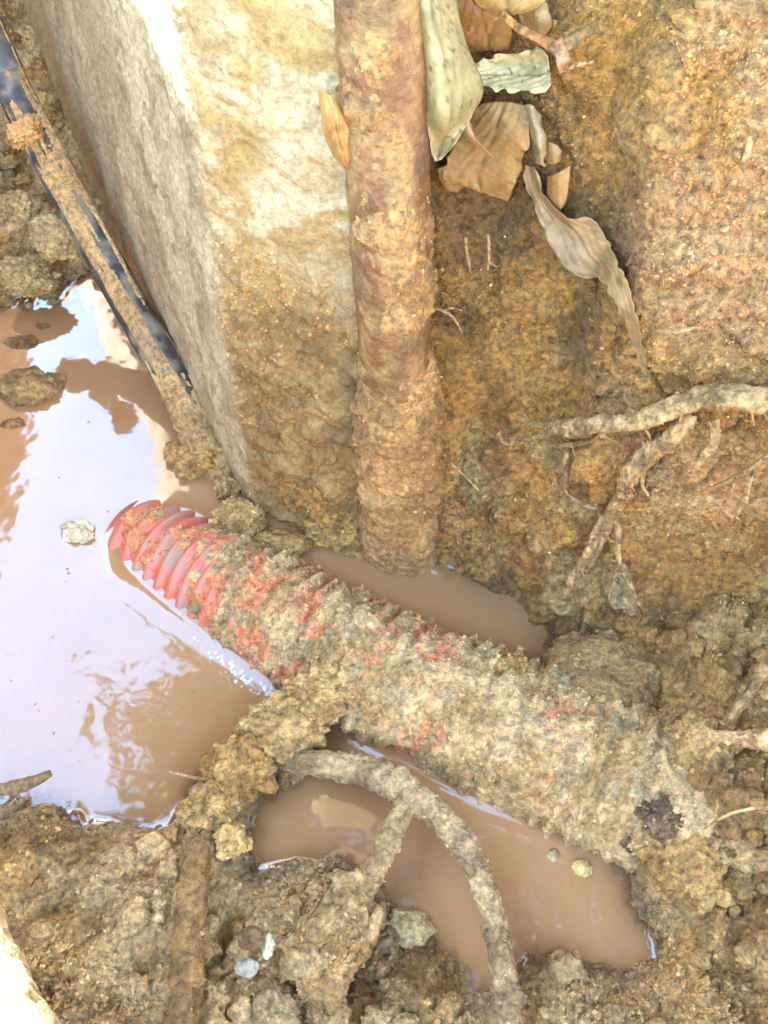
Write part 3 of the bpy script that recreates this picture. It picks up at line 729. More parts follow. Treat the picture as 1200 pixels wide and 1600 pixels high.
# ------------------------------------------------------------------ roots on the wall and right bank
RO0, RO1 = (0.235, 0.165, 0.085), (0.40, 0.29, 0.165)
def on_surface(px, py, off=0.0):
    a = on_wall(px, py, 0.0); b = on_ground(px, py); d = ray(px, py)
    q = a if np.linalg.norm(a - CAM) < np.linalg.norm(b - CAM) else b
    return q - d / np.linalg.norm(d) * off
def wall_path(pts):
    return [on_surface(px, py, off + .0095) for px, py, off in pts]
def root_tube(name, pts, R, parent, seed, taper, c0=RO0, c1=RO1, nth=20, lump_=.8):
    R = R * .68
    P_ = catmull(wall_path(pts), .0016)
    wob = np.stack([fbm(P_, 45, 2, seed + 3), fbm(P_, 45, 2, seed + 13), fbm(P_, 45, 2, seed + 23)], -1) * min(R * .55, .0016)
    P_ = P_ + wob
    def rr(S, TH, p, D):
        Q = p + D * R; u = S / S.max(); t = R * np.interp(u, np.linspace(0, 1, len(taper)), taper)
        return np.maximum(t * (1 + lump_ * (.36 * fbm(Q, 45, 2, seed) + .16 * billow(Q, 130, seed + 4) + .14 * billow(Q, 280, seed) + .16 * np.cos(3 * TH + 3 * fbm(p + 0 * D, 20, 2, seed)) + .08 * np.cos(7 * TH + S * 60))), .0004)
    V, F, S, TH, r = tube(P_, rr, nth); c = mixc(c0, c1, smooth(-.35, .35, fbm(V, 60, 3, seed)))
    c = mixc(c, (0.15, 0.10, 0.045), smooth(.0, .5, fbm(V, 90, 3, seed + 31)) * .75)
    return link_mesh(name, V, tris(F), M_ROOT, parent, c)

big = empty("tree_root"); tag(big, "thick branching tree root spreading over the middle of the right-hand earth wall", "root")
o = .011
root_tube("main_root", [(1290, 625, o), (1200, 627, o), (1120, 622, o), (1050, 640, o), (1000, 658, o), (930, 665, o), (860, 672, o)], .0095, big, 3, [1.2, 1.15, 1.1, .85, .8, .9, .7], nth=32)
root_tube("rootlet", [(900, 668, o), (850, 680, .012), (815, 688, .013), (790, 692, .012), (778, 675, .010)], .0034, big, 13, [1.2, .9, .7, .5])
root_tube("rootlet", [(870, 668, o), (835, 662, .010), (815, 645, .009)], .0028, big, 23, [1.2, .8, .4])
root_tube("rootlet", [(880, 672, o), (840, 660, .012), (800, 665, .009)], .0022, big, 33, [1, .8, .4])
root_tube("rootlet", [(940, 682, .008), (905, 693, .013), (870, 697, .013), (850, 690, .010)], .0030, big, 43, [1.1, 1, .7, .5])
root_tube("lower_root", [(1080, 640, .006), (1050, 680, .010), (1010, 708, .010), (985, 745, .011), (962, 790, .011), (935, 835, .009), (905, 885, .010), (880, 932, .006)], .0080, big, 53, [1.0, 1.2, 1.2, 1, 1.05, .9, .55, .45], nth=28)
root_tube("rootlet", [(965, 800, .010), (968, 850, .011), (972, 890, .011), (990, 920, .008), (1000, 950, .004)], .0042, big, 63, [1.1, .9, .9, .6, .3])
root_tube("rootlet", [(972, 885, .010), (958, 905, .009), (952, 935, .006)], .0020, big, 73, [1, .7, .4])
root_tube("rootlet", [(955, 815, .010), (935, 860, .012), (915, 895, .010), (895, 915, .005)], .0036, big, 83, [1.2, .8, .6, .4])
root_tube("rootlet", [(1018, 690, o), (1010, 720, .018), (1003, 755, .016), (1012, 775, .012)], .0030, big, 93, [1, .9, .6, .4])
root_tube("rootlet", [(1115, 655, o), (1118, 690, .017), (1100, 710, .017), (1088, 730, .013)], .0042, big, 103, [1, .9, 1, .6])
root_tube("rootlet", [(888, 690, .009), (884, 720, .012), (870, 750, .012), (855, 770, .008)], .0030, big, 113, [1.1, .9, .6, .4])
root_tube("rootlet", [(886, 725, .010), (885, 765, .010), (905, 785, .010), (935, 795, .008)], .0034, big, 123, [1, 1, .9, .7], (0.20, .15, .09), (0.30, .23, .15))

_hr = np.random.default_rng(17)
_main = [(1180, 627), (1120, 625), (1060, 640), (1000, 658), (940, 664), (880, 670), (1020, 702), (985, 745), (962, 790), (935, 835), (905, 885), (972, 880), (870, 750), (840, 682)]
for k_ in range(46):
    b_ = _main[_hr.integers(len(_main))]; a_ = _hr.normal(np.pi / 2, .9); l_ = _hr.uniform(14, 52)
    pts_ = [(b_[0], b_[1], .010)]; x_, y_ = b_
    for m_ in range(3):
        x_ += math.cos(a_) * l_ / 3; y_ += math.sin(a_) * l_ / 3; a_ += _hr.normal(0, .5); pts_.append((x_, y_, (.016, .015, .010)[m_]))
    root_tube("hair_root", pts_, _hr.uniform(.0009, .0022), big, 500 + k_ * 7, [1.1, .8, .6, .35], nth=9)
r2 = empty("tree_root"); tag(r2, "forked pale root entering from the right edge above the yellow clay", "root")
root_tube("main_root", [(1270, 1150, .025), (1200, 1155, .022), (1150, 1152, .020), (1105, 1150, .012)], .0090, r2, 203, [1.1, 1.1, .9, .6], (0.38, .27, .16), (0.55, .40, .26), nth=28)
root_tube("rootlet", [(1270, 1000, .022), (1200, 1040, .022), (1165, 1090, .020), (1130, 1140, .018)], .0062, r2, 213, [1, 1.1, 1, .9], nth=24)
root_tube("rootlet", [(1150, 1140, .02), (1130, 1130, .022), (1108, 1120, .02)], .0016, r2, 223, [1, .6, .3])
r3 = empty("rootlet_tuft"); tag(r3, "tuft of thin dark rootlets by the right edge below the big root's end", "root")
root_tube("rootlet", [(1240, 690, .012), (1190, 720, .012), (1150, 745, .012), (1115, 762, .008)], .0030, r3, 233, [1.2, 1, .8, .4], (0.22, .15, .08), (0.36, .26, .15))
root_tube("rootlet", [(1180, 728, .013), (1168, 770, .014), (1166, 810, .012), (1160, 830, .006)], .0024, r3, 243, [1, 1, .8, .4])
root_tube("rootlet", [(1166, 785, .012), (1200, 780, .012), (1240, 782, .010)], .0022, r3, 253, [1, .9, .7], (0.22, .15, .08), (0.36, .26, .15))
root_tube("rootlet", [(1150, 745, .012), (1138, 775, .010), (1130, 790, .005)], .0022, r3, 263, [1, .7, .4])
def fine_root(label, pts, R, seed, extra=()):
    e = empty("fine_root"); tag(e, label, "rootlet"); root_tube("strand", pts, R, e, seed, [1, 1, .8, .5], (0.36, .26, .15), (0.52, .39, .25), 12)
    for k, x in enumerate(extra): root_tube("strand", x, R * .8, e, seed + 7 + k, [1, .8, .5], (0.36, .26, .15), (0.52, .39, .25), 12)
fine_root("small forked pale rootlet on the wall right of the rusty post", [(668, 482, .010), (690, 484, .009), (712, 500, .008), (722, 522, .006)], .0018, 303, [[(692, 486, .009), (708, 480, .009), (722, 484, .006)]])
fine_root("thin rootlet hanging straight under the curled brown leaf", [(728, 372, .006), (730, 395, .007), (736, 430, .004)], .0020, 313)
fine_root("thinner rootlet hanging to the right under the curled brown leaf", [(762, 365, .006), (765, 395, .007), (762, 432, .004)], .0016, 323, [[(764, 410, .006), (778, 418, .006)]])
fine_root("long hair-thin rootlet crossing the grey clay patch low on the wall", [(678, 690, .008), (700, 718, .008), (725, 742, .007), (748, 766, .005)], .0011, 333)
fine_root("short pale twig stub on the right wall near the stone face", [(1035, 520, .006), (1058, 518, .009), (1085, 512, .005)], .0020, 343, [[(1058, 518, .009), (1058, 532, .006)]])
fine_root("small white rootlet on the smooth block at the right edge", [(1172, 210, .004), (1168, 235, .005), (1160, 255, .006), (1165, 268, .004)], .0026, 353)
fine_root("hair-thin rootlet below the forked pale root at the right edge", [(1240, 1262, .03), (1180, 1262, .03), (1130, 1275, .03), (1100, 1295, .02)], .0016, 363)
hair = empty("fine_root"); tag(hair, "single hair-thin root reaching from the dam over the water", "rootlet")
mud_tube("strand", [on_level(262, 1205, .014), on_level(290, 1212, .022), on_level(320, 1218, .024), on_level(352, 1222, .018)], .0011, hair, 5, (0.36, .26, .18), (0.45, .34, .24), lump=.2, nth=10)

# ------------------------------------------------------------------ dead leaves
def leaf_mat(name, rough):
    m = earth_mat(name, (rough, rough + .25), 0.25, 260, var=.18, scale=.5); nt = m.node_tree
    return m
def leaf(name, rows, label, c0, c1, nu=60, nv=30, seed=1, spots=None, rag=0.0, sides=None):
    """rows: (left px,py,off), (mid), (right) along the leaf; off = how far it stands off the wall"""
    G = np.array([[on_wall(*p) for p in r] for r in rows])                       # rows x 3 x 3
    cols = [catmull(G[:, k], 1e9) for k in range(G.shape[1])]
    def resample(P_, n):
        d = catmull(P_, .0012); s = np.concatenate([[0], np.cumsum(np.linalg.norm(np.diff(d, axis=0), axis=1))]); t = np.linspace(0, s[-1], n)
        return np.stack([np.interp(t, s, d[:, k]) for k in range(3)], 1)
    C_ = [resample(G[:, k], nu) for k in range(G.shape[1])]
    S_ = np.stack([resample(np.array([c[i] for c in C_]), nv) if True else None for i in range(nu)], 0)
    N_ = grid_normals(S_)
    if N_[nu // 2, nv // 2] @ (CAM - S_[nu // 2, nv // 2]) < 0: N_ = -N_
    v = np.linspace(-1, 1, nv)[None, :]; u = np.linspace(0, 1, nu)[:, None]
    S_ = S_ + N_ * (.0007 * fbm(S_, 60, 2, seed) + .0004 * np.cos(v * 20 + u * 26) * (1 - np.abs(v)) - .0012 * np.exp(-(v / .06) ** 2))[..., None]
    if rag: 
        e = (np.abs(v) ** 6)[..., None]; S_ = S_ + e * rag * np.stack([perlin(S_ * 160 + k * 9) for k in range(3)], -1)
    th = .0003; top = S_ + N_ * th; bot = S_ - N_ * th
    V = np.vstack([top.reshape(-1, 3), bot.reshape(-1, 3)]); n = nu * nv; F = grid_faces(nu, nv)
    idx = np.arange(n).reshape(nu, nv)
    loop = np.concatenate([idx[0, :], idx[1:, -1], idx[-1, -2::-1], idx[-2:0:-1, 0]]); l2 = np.roll(loop, -1)
    F = np.vstack([F, F[:, ::-1] + n, np.stack([loop, l2, l2 + n, loop + n], 1)])
    c = mixc(c0, c1, smooth(-.4, .4, fbm(V, 30, 3, seed)))
    c = mixc(c, np.asarray(c0) * .7, np.tile((smooth(.10, .0, np.abs(v)) * .4 + 0 * u).ravel(), 2))
    vn = smooth(.80, .96, np.cos((u * 15 - np.abs(v) * 2.6) * 2 * np.pi)) * smooth(.02, .12, np.abs(v))
    c = mixc(c, np.asarray(c1) * 1.15, np.tile((.45 * vn + .6 * smooth(.035, .0, np.abs(v)) + 0 * u).ravel(), 2))
    c = mixc(c, np.asarray(c0) * .55, smooth(.25, .7, fbm(V, 75, 2, seed + 5)) * .6)
    if spots is not None: c = mixc(c, spots, smooth(.35, .5, perlin(V * 330 + seed) * .8 + perlin(V * 600) * .4) * .85)
    o = link_mesh(name, V, F, M_LEAFCOL, None, c); tag(o, label, "leaf"); return o

leaf("fallen_leaf", [((640, -40, .063), (660, -42, .076), (705, -40, .05)), ((640, 20, .063), (668, 20, .078), (718, 30, .05)), ((652, 90, .063), (684, 85, .078), (738, 90, .05)),
     ((662, 150, .063), (692, 140, .078), (755, 140, .05)), ((668, 200, .063), (694, 192, .076), (738, 180, .05)), ((674, 235, .061), (690, 228, .05), (712, 222, .063)), ((680, 252, .058), (684, 251, .060), (690, 249, .058))],
     "thick pale yellow-green leaf with dark specks hanging beside the rusty post", (0.31, 0.30, 0.19), (0.42, 0.38, 0.27), seed=3, spots=(0.10, 0.125, 0.09))
leaf("fallen_leaf", [((752, 162, .020), (785, 158, .026), (822, 165, .024)), ((735, 185, .018), (780, 190, .030), (825, 195, .030)), ((712, 220, .016), (768, 225, .030), (826, 228, .030)),
     ((698, 252, .014), (752, 258, .028), (815, 252, .026)), ((690, 280, .012), (745, 288, .026), (806, 285, .024)), ((722, 288, .014), (758, 303, .026), (794, 314, .020))],
     "large curled brown leaf lying below the pale green leaf", (0.30, 0.185, 0.085), (0.42, 0.28, 0.145), seed=13, rag=.002)
leaf("fallen_leaf", [((690, -30, .020), (760, -30, .022), (800, -30, .020)), ((705, 20, .016), (752, 20, .022), (800, 25, .020)), ((722, 60, .014), (765, 55, .020), (800, 60, .016)), ((735, 82, .012), (765, 80, .016), (795, 78, .012))],
     "dark orange-brown leaf behind the top of the pale green leaf", (0.30, 0.155, 0.055), (0.40, 0.23, 0.095), seed=23, rag=.002)
leaf("fallen_leaf", [((735, -40, .034), (800, -45, .042), (865, -40, .034)), ((735, -10, .034), (795, -14, .044), (858, -8, .034)), ((745, 8, .032), (795, 10, .042), (845, 8, .032)), ((765, 20, .030), (800, 22, .036), (830, 18, .030))],
     "smooth light tan leaf cut by the top of the picture", (0.44, 0.31, 0.17), (0.52, 0.38, 0.225), seed=33)
leaf("fallen_leaf", [((805, 10, .020), (835, 5, .026), (855, 5, .022)), ((815, 30, .018), (842, 28, .024), (862, 30, .018)), ((822, 50, .016), (842, 52, .020), (856, 55, .014))],
     "small crumpled tan leaf behind the reddish stalk at the top", (0.40, 0.29, 0.16), (0.58, 0.45, 0.28), nu=24, nv=16, seed=43, rag=.002)
leaf("fallen_leaf", [((742, 95, .026), (744, 115, .030), (748, 135, .034)), ((770, 88, .026), (772, 108, .024), (775, 138, .036)), ((800, 84, .026), (803, 106, .022), (808, 144, .038)), ((832, 80, .026), (836, 104, .022), (840, 146, .036)), ((856, 84, .024), (858, 106, .022), (862, 136, .032))],
     "grey-white rotted leaf scrap curled under the stalk near the top", (0.40, 0.36, 0.25), (0.58, 0.54, 0.42), seed=53, spots=(0.16, 0.12, 0.06), rag=.003)
leaf("fallen_leaf", [((816, 256, .010), (826, 258, .007), (836, 262, .014)), ((826, 298, .012), (836, 300, .008), (850, 304, .016)), ((838, 335, .016), (858, 336, .010), (886, 338, .018)), ((856, 372, .019), (888, 366, .012), (926, 346, .016)),
     ((872, 404, .020), (912, 396, .013), (950, 378, .012)), ((898, 428, .018), (928, 424, .012), (962, 404, .014)), ((940, 440, .010), (954, 438, .009), (974, 432, .014)), ((966, 480, .006), (976, 480, .007), (990, 478, .012)), ((986, 535, .005), (994, 535, .006), (1004, 534, .009)), ((1007, 590, .004), (1010, 590, .005), (1013, 590, .004))],
     "long twisted tan leaf trailing to a thin tip down the wall", (0.27, 0.18, 0.105), (0.42, 0.30, 0.20), nu=110, seed=63, rag=.0022)
leaf("fallen_leaf", [((855, 275, .010), (868, 272, .014), (892, 258, .010)), ((856, 305, .010), (870, 302, .014), (888, 295, .010)), ((865, 330, .008), (875, 328, .012), (884, 320, .008))],
     "small rust-orange leaf scrap tucked behind the long twisted leaf", (0.33, 0.175, 0.075), (0.42, 0.25, 0.12), nu=24, nv=14, seed=73)
leaf("fallen_leaf", [((820, 165, .026), (828, 163, .030), (838, 170, .026)), ((824, 195, .026), (836, 195, .034), (850, 200, .028)), ((830, 225, .024), (842, 225, .032), (852, 228, .026)), ((836, 255, .018), (845, 258, .024), (852, 262, .020))],
     "narrow grey-brown leaf fold standing on the large brown leaf's edge", (0.30, 0.22, 0.15), (0.48, 0.41, 0.34), nu=34, nv=14, seed=83, rag=.002)
leaf("fallen_leaf", [((722, 190, .052), (728, 188, .054), (735, 192, .052)), ((725, 215, .050), (738, 212, .056), (742, 214, .052)), ((750, 232, .048), (756, 231, .050), (760, 233, .048)), ((768, 245, .044), (769, 244, .045), (771, 246, .044))],
     "little pink-brown leaf tip curling out from under the pale leaf", (0.38, 0.235, 0.145), (0.48, 0.32, 0.21), nu=24, nv=10, seed=93)
leaf("fallen_leaf", [((498, 140, .092), (510, 145, .096), (524, 155, .090)), ((500, 170, .090), (520, 180, .096), (545, 192, .086)), ((506, 205, .086), (528, 212, .092), (552, 222, .082)), ((520, 238, .082), (538, 246, .086), (553, 252, .078)), ((540, 262, .076), (546, 264, .078), (552, 266, .074))],
     "orange-tan leaf half hidden between concrete and rusty post", (0.42, 0.25, 0.105), (0.55, 0.37, 0.20), seed=103)
leaf("fallen_leaf", [((845, 225, .018), (858, 222, .022), (872, 228, .018)), ((850, 240, .017), (864, 240, .021), (880, 240, .016)), ((856, 256, .014), (866, 256, .017), (874, 252, .014))],
     "tiny tan leaf scrap right of the narrow folded leaf", (0.34, 0.23, 0.13), (0.46, 0.33, 0.2), nu=20, nv=14, seed=113, rag=.002)
leaf("fallen_leaf", [((684, 262, .012), (700, 258, .015), (716, 262, .013)), ((688, 282, .010), (704, 282, .013), (722, 284, .011)), ((696, 298, .008), (706, 300, .010), (716, 300, .009))],
     "small dull brown leaf corner under the large curled leaf", (0.22, 0.14, 0.075), (0.32, 0.21, 0.12), nu=20, nv=14, seed=123, rag=.002)
st = empty("leaf_stalk"); tag(st, "reddish broken stalk crossing the leaves at the top", "stalk")
root_tube("stalk", [(785, 20, .034), (815, 45, .036), (845, 62, .034), (872, 72, .028)], .0036, st, 403, [.8, 1, 1, 1.2], (0.36, .19, .08), (0.48, .28, .13))
root_tube("stub", [(868, 66, .030), (878, 85, .028), (880, 108, .022)], .0050, st, 413, [1.2, 1, .6], (0.24, .12, .08), (0.40, .27, .2))
root_tube("stub", [(880, 75, .026), (905, 58, .022), (935, 40, .014)], .0048, st, 423, [1, .9, .7], (0.22, .17, .10), (0.38, .30, .19))
root_tube("stub", [(884, 106, .020), (905, 102, .020), (928, 98, .016)], .0020, st, 433, [1, .9, .7], (0.4, .26, .15), (0.5, .34, .2))

# ------------------------------------------------------------------ crumbs of soil and grit
def scatter(pos, nrm, size, cols, seed, sub=0):
    r_ = np.random.default_rng(seed); n = len(pos)
    V0 = np.array([(1, 0, 0), (-1, 0, 0), (0, 1, 0), (0, -1, 0), (0, 0, 1), (0, 0, -1)], float)
    F0 = np.array([(0, 2, 4), (2, 1, 4), (1, 3, 4), (3, 0, 4), (2, 0, 5), (1, 2, 5), (3, 1, 5), (0, 3, 5)]); k = len(V0)
    a = r_.normal(size=(n, 3)); a /= np.linalg.norm(a, axis=1)[:, None]
    b = np.cross(a, r_.normal(size=(n, 3))); b /= np.linalg.norm(b, axis=1)[:, None]; c_ = np.cross(a, b)
    st = np.clip(r_.normal(1, .28, size=(n, 3)), .45, 1.7); jit = 1 + r_.normal(0, .17, size=(n, k))
    L_ = V0[None] * jit[..., None] * st[:, None, :] * size[:, None, None]
    W = L_[..., 0:1] * a[:, None] + L_[..., 1:2] * b[:, None] + L_[..., 2:3] * c_[:, None] + (pos + nrm * size[:, None] * .1)[:, None]
    F = (F0[None] + (np.arange(n) * k)[:, None, None]).reshape(-1, 3)
    C = np.repeat(cols, k, axis=0); return W.reshape(-1, 3), F, C

def crumb_colours(n, seed):
    r_ = np.random.default_rng(seed); pal = np.array([(0.27, 0.195, 0.10), (0.36, 0.28, 0.17), (0.21, 0.145, 0.065), (0.44, 0.37, 0.25), (0.32, 0.30, 0.24), (0.55, 0.47, 0.32), (0.30, 0.20, 0.08)])
    w = np.array([.27, .22, .2, .1, .1, .03, .08]); return pal[r_.choice(len(pal), n, p=w)] * r_.uniform(.8, 1.2, (n, 1))

def crumbs_on(name, P, N, C0, n, seed, ok, smin, smax, label, clump=14, clumpiness=.15):
    r_ = np.random.default_rng(seed); P = P.reshape(-1, 3); N = N.reshape(-1, 3)
    idx = np.nonzero(ok.ravel())[0]; idx = r_.choice(idx, n * 3)
    dens = smooth(-.25, .45, fbm(P[idx], clump, 2, seed)); idx = idx[r_.random(len(idx)) < (clumpiness + (1 - clumpiness) * dens)][:n]
    size = smin * (smax / smin) ** (r_.random(len(idx)) ** 2.0)
    base = np.asarray(C0).reshape(-1, 3)[idx] if C0 is not None else crumb_colours(len(idx), seed)
    cc = base * r_.uniform(.75, 1.3, (len(idx), 1)); pale = r_.random(len(idx)) < .05; cc[pale] = crumb_colours(pale.sum(), seed) * 1.15
    V, F, C = scatter(P[idx], N[idx], size, cc, seed)
    o = link_mesh(name, V, F, M_CRUMB, None, C, smooth_shade=False); tag(o, label, "soil crumbs", kind='stuff'); return o

gp = GROUND_P; vis = (np.abs(gp[..., 0]) < .46) & (gp[..., 1] > -.475) & (gp[..., 1] < .58) & (gp[..., 2] > .001) & ((gp[..., 1] < np.minimum(wall_base(gp[..., 0], gp[..., 2]) + .01, 9)) | (gp[..., 0] < -.13))
vis &= ~((gp[..., 1] > .0) & (gp[..., 0] > -.13))
crumbs_on("soil_crumbs", gp, GN * np.sign(GN[..., 2:3]), gc, 46000, 3, vis, .0006, .0025, "loose crumbs of mud and grit over the banks")
wp = WALL_P; visw = (wp[..., 0] > -.02) & (wp[..., 0] < .46) & (wp[..., 2] > .0) & (wp[..., 2] < .49)
wnn = WALL_N
crumbs_on("wall_crumbs", wp, wnn, wc, 26000, 5, visw, .0005, .0017, "crumbs of soil stuck on the earth wall")
fp = FOOT_P; visf = (fp[..., 2] > .0) & (fp[..., 2] < .30) & (FOOT_K > .5) & (FOOT_K < 1.5)
crumbs_on("concrete_crumbs", fp, FOOT_N, FOOT_C, 2200, 7, visf, .0005, .0022, "crumbs of mud stuck on the lower front of the concrete")
def tube_normals(V, path):
    c = path[::8]; d = ((V[:, None, :] - c[None]) ** 2).sum(-1).argmin(1); n = V - c[d]; return n / (np.linalg.norm(n, axis=1)[:, None] + 1e-9)
sel = np.random.default_rng(2).choice(len(PIPE_V) - 2, 60000); pv = PIPE_V[sel]; po = PIPE_OVER[sel]
okp = (pv[:, 2] > .004) & (po > .0004) & (pv[:, 0] < .27)
crumbs_on("pipe_crumbs", pv, tube_normals(pv, PIPE_AX), PIPE_C[sel], 8000, 9, okp, .0005, .0021, "gritty mud crumbs clinging to the red pipe", 30, .4)
pv = POST_V[np.random.default_rng(4).choice(len(POST_V) - 2, 6000)]
post_ax = np.array([(.018 - .045 * (z + .04), -.040 + .10 * (z + .04), z) for z in np.arange(-.04, .5, .004)])
crumbs_on("post_crumbs", pv, tube_normals(pv, np.repeat(post_ax, 8, 0)), None, 1500, 11, (pv[:, 2] > .01) & (pv[:, 2] < .46), .0005, .0018, "crumbs of mud stuck on the rusty post")

def grit_on(name, objs, n, seed, label, smin=.0005, smax=.0019):
    r_ = np.random.default_rng(seed); Ps, Ns, Cs = [], [], []
    for o_ in objs:
        me = o_.data; k = len(me.vertices); co = np.empty(k * 3, np.float32); no = np.empty(k * 3, np.float32); cl = np.empty(k * 4, np.float32)
        me.vertices.foreach_get("co", co); me.vertices.foreach_get("normal", no); me.attributes["Col"].data.foreach_get("color", cl)
        Ps.append(co.reshape(-1, 3)); Ns.append(no.reshape(-1, 3)); Cs.append(cl.reshape(-1, 4)[:, :3] / np.array(EARTHS['crumbs']))
    P_ = np.vstack(Ps).astype(float); N_ = np.vstack(Ns).astype(float); C_ = np.vstack(Cs).astype(float)
    crumbs_on(name, P_, N_, C_, n, seed, (P_[:, 2] > .002), smin, smax, label, 26, .3)
_muddy = [o_ for o_ in bpy.data.objects if o_.type == 'MESH' and (o_.name.split('.')[0] in ("hose_tube", "side_branch", "stake_rod", "mud_slab", "mud_clod", "clay_lump", "dark_clod", "bank_rock", "main_root", "lower_root"))]
grit_on("clod_grit", _muddy, 11000, 31, "fine grit stuck on the clods, hose and stake")

def clod_field(name, n, seed, sub, smin, smax, label):
    r_ = np.random.default_rng(seed); V0, F0 = ico(sub); Vs, Fs, Cs = [], [], []
    gpv = GROUND_P.reshape(-1, 3); gcv = gc.reshape(-1, 3); ok = np.nonzero((vis & (GROUND_P[..., 2] > .006)).ravel())[0]
    ok = ok[r_.random(len(ok)) < np.where(gpv[ok][:, 1] > .12, .8, 1)]
    cand = r_.choice(ok, n * 4); d = smooth(-.1, .4, fbm(gpv[cand], 9, 2, seed)); cand = cand[r_.random(len(cand)) < d][:n]
    for m_, c_ in enumerate(cand):
        q = gpv[c_]; s_ = smin * (smax / smin) ** (r_.random() ** 1.7); sc = s_ * np.array([r_.uniform(.8, 1.4), r_.uniform(.8, 1.3), r_.uniform(.6, .95)])
        sd_ = r_.uniform(0, 80); k = .95 + .34 * fbm(V0, 1.2, 2, sd_) + .16 * billow(V0, 2.8, sd_ + 3) + .07 * billow(V0, 6, sd_ + 7)
        # facets where it broke
        for _ in range(3):
            nn = r_.normal(size=3); nn /= np.linalg.norm(nn); pr = (V0 * k[:, None]) @ nn; k = np.where(pr > .72, k * .72 / np.maximum(pr, .1) * .97 + .03 * k, k)
        W = V0 * k[:, None] * sc + q + np.array([0, 0, s_ * .12]); Vs.append(W); Fs.append(F0 + m_ * len(V0))
        Cs.append(np.repeat((gcv[c_] * r_.uniform(.85, 1.35))[None], len(V0), 0) * (1 + .25 * fbm(W, 120, 2, 3))[:, None])
    o_ = link_mesh(name, np.vstack(Vs), np.vstack(Fs), M_MUD, None, np.vstack(Cs)); tag(o_, label, "mud clods", kind='stuff'); return o_
cf = clod_field("small_clods", 420, 41, 2, .0035, .0085, "loose small clods of mud over the banks")
cf2 = clod_field("broken_clods", 110, 43, 3, .008, .017, "broken clods of mud half sunk in the banks")
grit_on("broken_clod_grit", [cf2], 3000, 47, "fine grit stuck on the broken clods")

# ------------------------------------------------------------------ foam beside the pipe
def build_foam():
    m, nt, b = new_mat("foam_bubble"); b.inputs["Base Color"].default_value = (.85, .86, .86, 1); b.inputs["Roughness"].default_value = .05
    b.inputs["Alpha"].default_value = .6; b.inputs["IOR"].default_value = 1.45
    r_ = np.random.default_rng(21); V0, F0 = ico(2); Vs, Fs = [], []; off = 0
    px = np.array([(285, 955), (325, 1000), (365, 1035), (405, 1062), (440, 1085)], float)
    for i in range(230):
        t = r_.random() ** .8 * 3.99; k = int(t); p = px[k] + (px[k + 1] - px[k]) * (t - k)
        s = .0006 + .0020 * r_.random() ** 2; w = r_.normal(0, 9) - 4
        q = on_level(p[0] - w * .55 * 0 + w * .5, p[1] - w * .8, 0.0008)
        V = V0 * s * np.array([1, 1, .8]) + q; Vs.append(V); Fs.append(F0 + off); off += len(V0)
    o = link_mesh("foam", np.vstack(Vs), np.vstack(Fs), m); tag(o, "line of small bubbles along the near side of the red pipe", "foam", kind='stuff')
build_foam()

_fr = np.random.default_rng(77); _px = np.stack([_fr.uniform(0, 1060, 900), _fr.uniform(440, 1540, 900)], 1); _q = np.array([on_level(*p_) for p_ in _px])
_q = _q[shore_dist(_q[:, 0], _q[:, 1]) > .004][:230]; _sz = .0004 + .0011 * _fr.random(len(_q)) ** 3
V_, F_, C_ = scatter(_q, np.tile([0, 0, 1.], (len(_q), 1)), _sz, crumb_colours(len(_q), 5) * .8, 6)
tag(link_mesh("floating_bits", V_, F_, M_CRUMB, None, C_, smooth_shade=False), "tiny bits of soil floating on the water", "soil crumbs", kind='stuff')

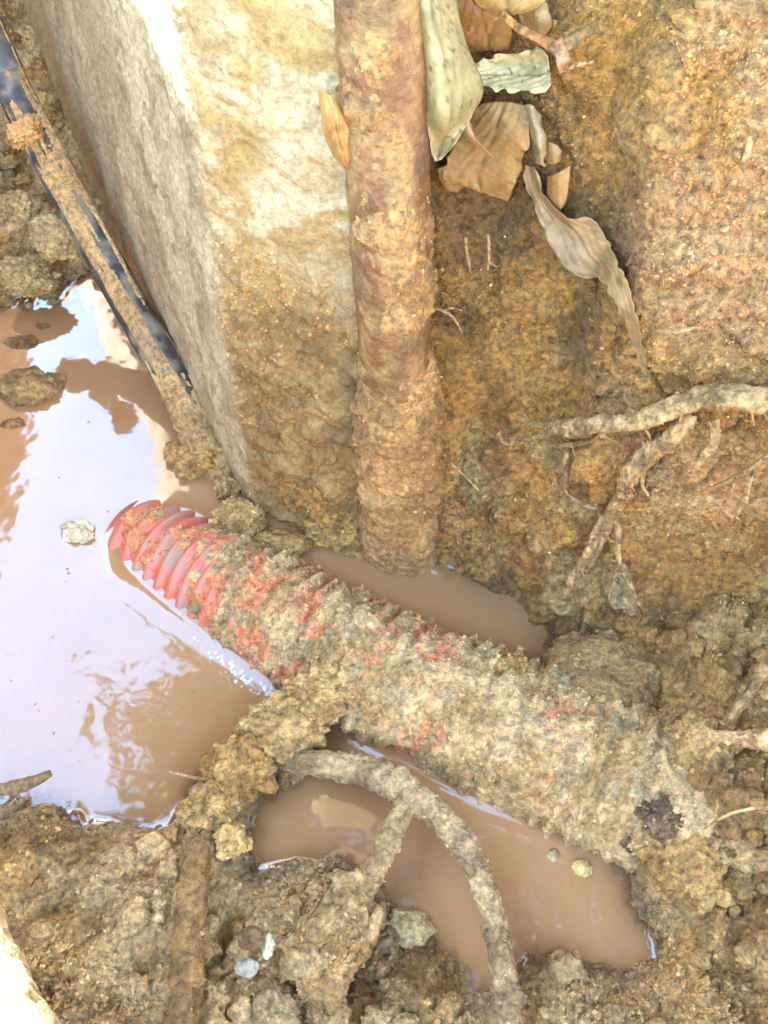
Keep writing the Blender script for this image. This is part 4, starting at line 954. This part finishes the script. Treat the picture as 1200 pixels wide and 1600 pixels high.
# ------------------------------------------------------------------ overhanging tree (mirrored in the water)
def build_tree():
    root = empty("overhanging_tree"); tag(root, "leafy tree overhanging the pit, seen as the brown shade mirrored in the water", "tree")
    r_ = np.random.default_rng(5)
    bark = dict(c0=(0.10, .075, .05), c1=(0.17, .13, .09))
    mud_tube("trunk", [(2.1, 2.4, .6), (1.95, 2.3, 1.4), (1.7, 2.1, 2.2), (1.3, 1.8, 2.9), (.9, 1.5, 3.4)], .13, root, 5, (0.10, .075, .05), (0.17, .13, .09), lump=4, step=.05, taper=[1.3, 1, .85, .6, .35])
    tips = [(-.5, .6, 3.1), (-.6, 1.3, 3.3), (-.3, 1.9, 3.4), (.2, .3, 3.2), (.9, .2, 3.3), (1.7, .6, 3.3), (1.9, 1.4, 3.5), (.6, 2.2, 3.6)]
    for k, tp in enumerate(tips):
        a = np.array((1.3, 1.8, 2.9)); tp = np.array(tp, float); mid = (a + tp) / 2 + np.array([0, 0, .2])
        mud_tube("limb", [a, mid, tp], .035, root, 10 + k, (0.10, .075, .05), (0.17, .13, .09), lump=2, nth=14, step=.05, taper=[1.2, .8, .3])
    n = 21000
    x = r_.uniform(-1.4, 2.6, n); y = r_.uniform(-1.7, 2.6, n); z = r_.uniform(2.9, 3.7, n)
    Pq = np.stack([x, y, z], 1)
    edge = -1.1 + .42 * fbm(Pq, 2.2, 3, 3)
    keep = (x > edge) & (y < 1.42 + .45 * fbm(Pq, 2.5, 2, 23) + 3 * np.maximum(x - .1, 0)) & (perlin(Pq * np.array([1.3, 1.3, .6]) + 8) > -.45) & (y > -1.3 + .25 * fbm(Pq, 1.8, 2, 13)); Pq = Pq[keep]; n = len(Pq)
    # leaf: 6-point blade folded on its midrib
    L0 = np.array([(0, -.5, 0), (.20, -.18, .03), (.16, .22, .03), (0, .5, 0), (-.16, .22, .03), (-.20, -.18, .03)]); F0 = np.array([(0, 1, 2, 3), (0, 3, 4, 5)])
    a = r_.normal(size=(n, 3)) * np.array([1, 1, .55]); a /= np.linalg.norm(a, axis=1)[:, None]
    nz = r_.normal(0, .45, size=(n, 3)) + np.array([0, 0, 1]); b = np.cross(nz, a); b /= np.linalg.norm(b, axis=1)[:, None]; c_ = np.cross(a, b)
    s = r_.uniform(.09, .17, n)
    W = (L0[None, :, 0:1] * b[:, None] + L0[None, :, 1:2] * a[:, None] + L0[None, :, 2:3] * c_[:, None]) * s[:, None, None] + Pq[:, None]
    F = (F0[None] + (np.arange(n) * 6)[:, None, None]).reshape(-1, 4)
    m, nt, bb = new_mat("green_leaf"); bb.inputs["Base Color"].default_value = (.065, .09, .03, 1); bb.inputs["Roughness"].default_value = .45
    vc = node(nt, "ShaderNodeVertexColor", layer_name="Col"); nt.links.new(vc.outputs[0], bb.inputs["Base Color"])
    C = np.repeat(mixc((.05, .065, .022), (.10, .12, .045), r_.random(n)), 6, 0)
    link_mesh("crown", W.reshape(-1, 3), F, m, root, C, smooth_shade=False)
build_tree()
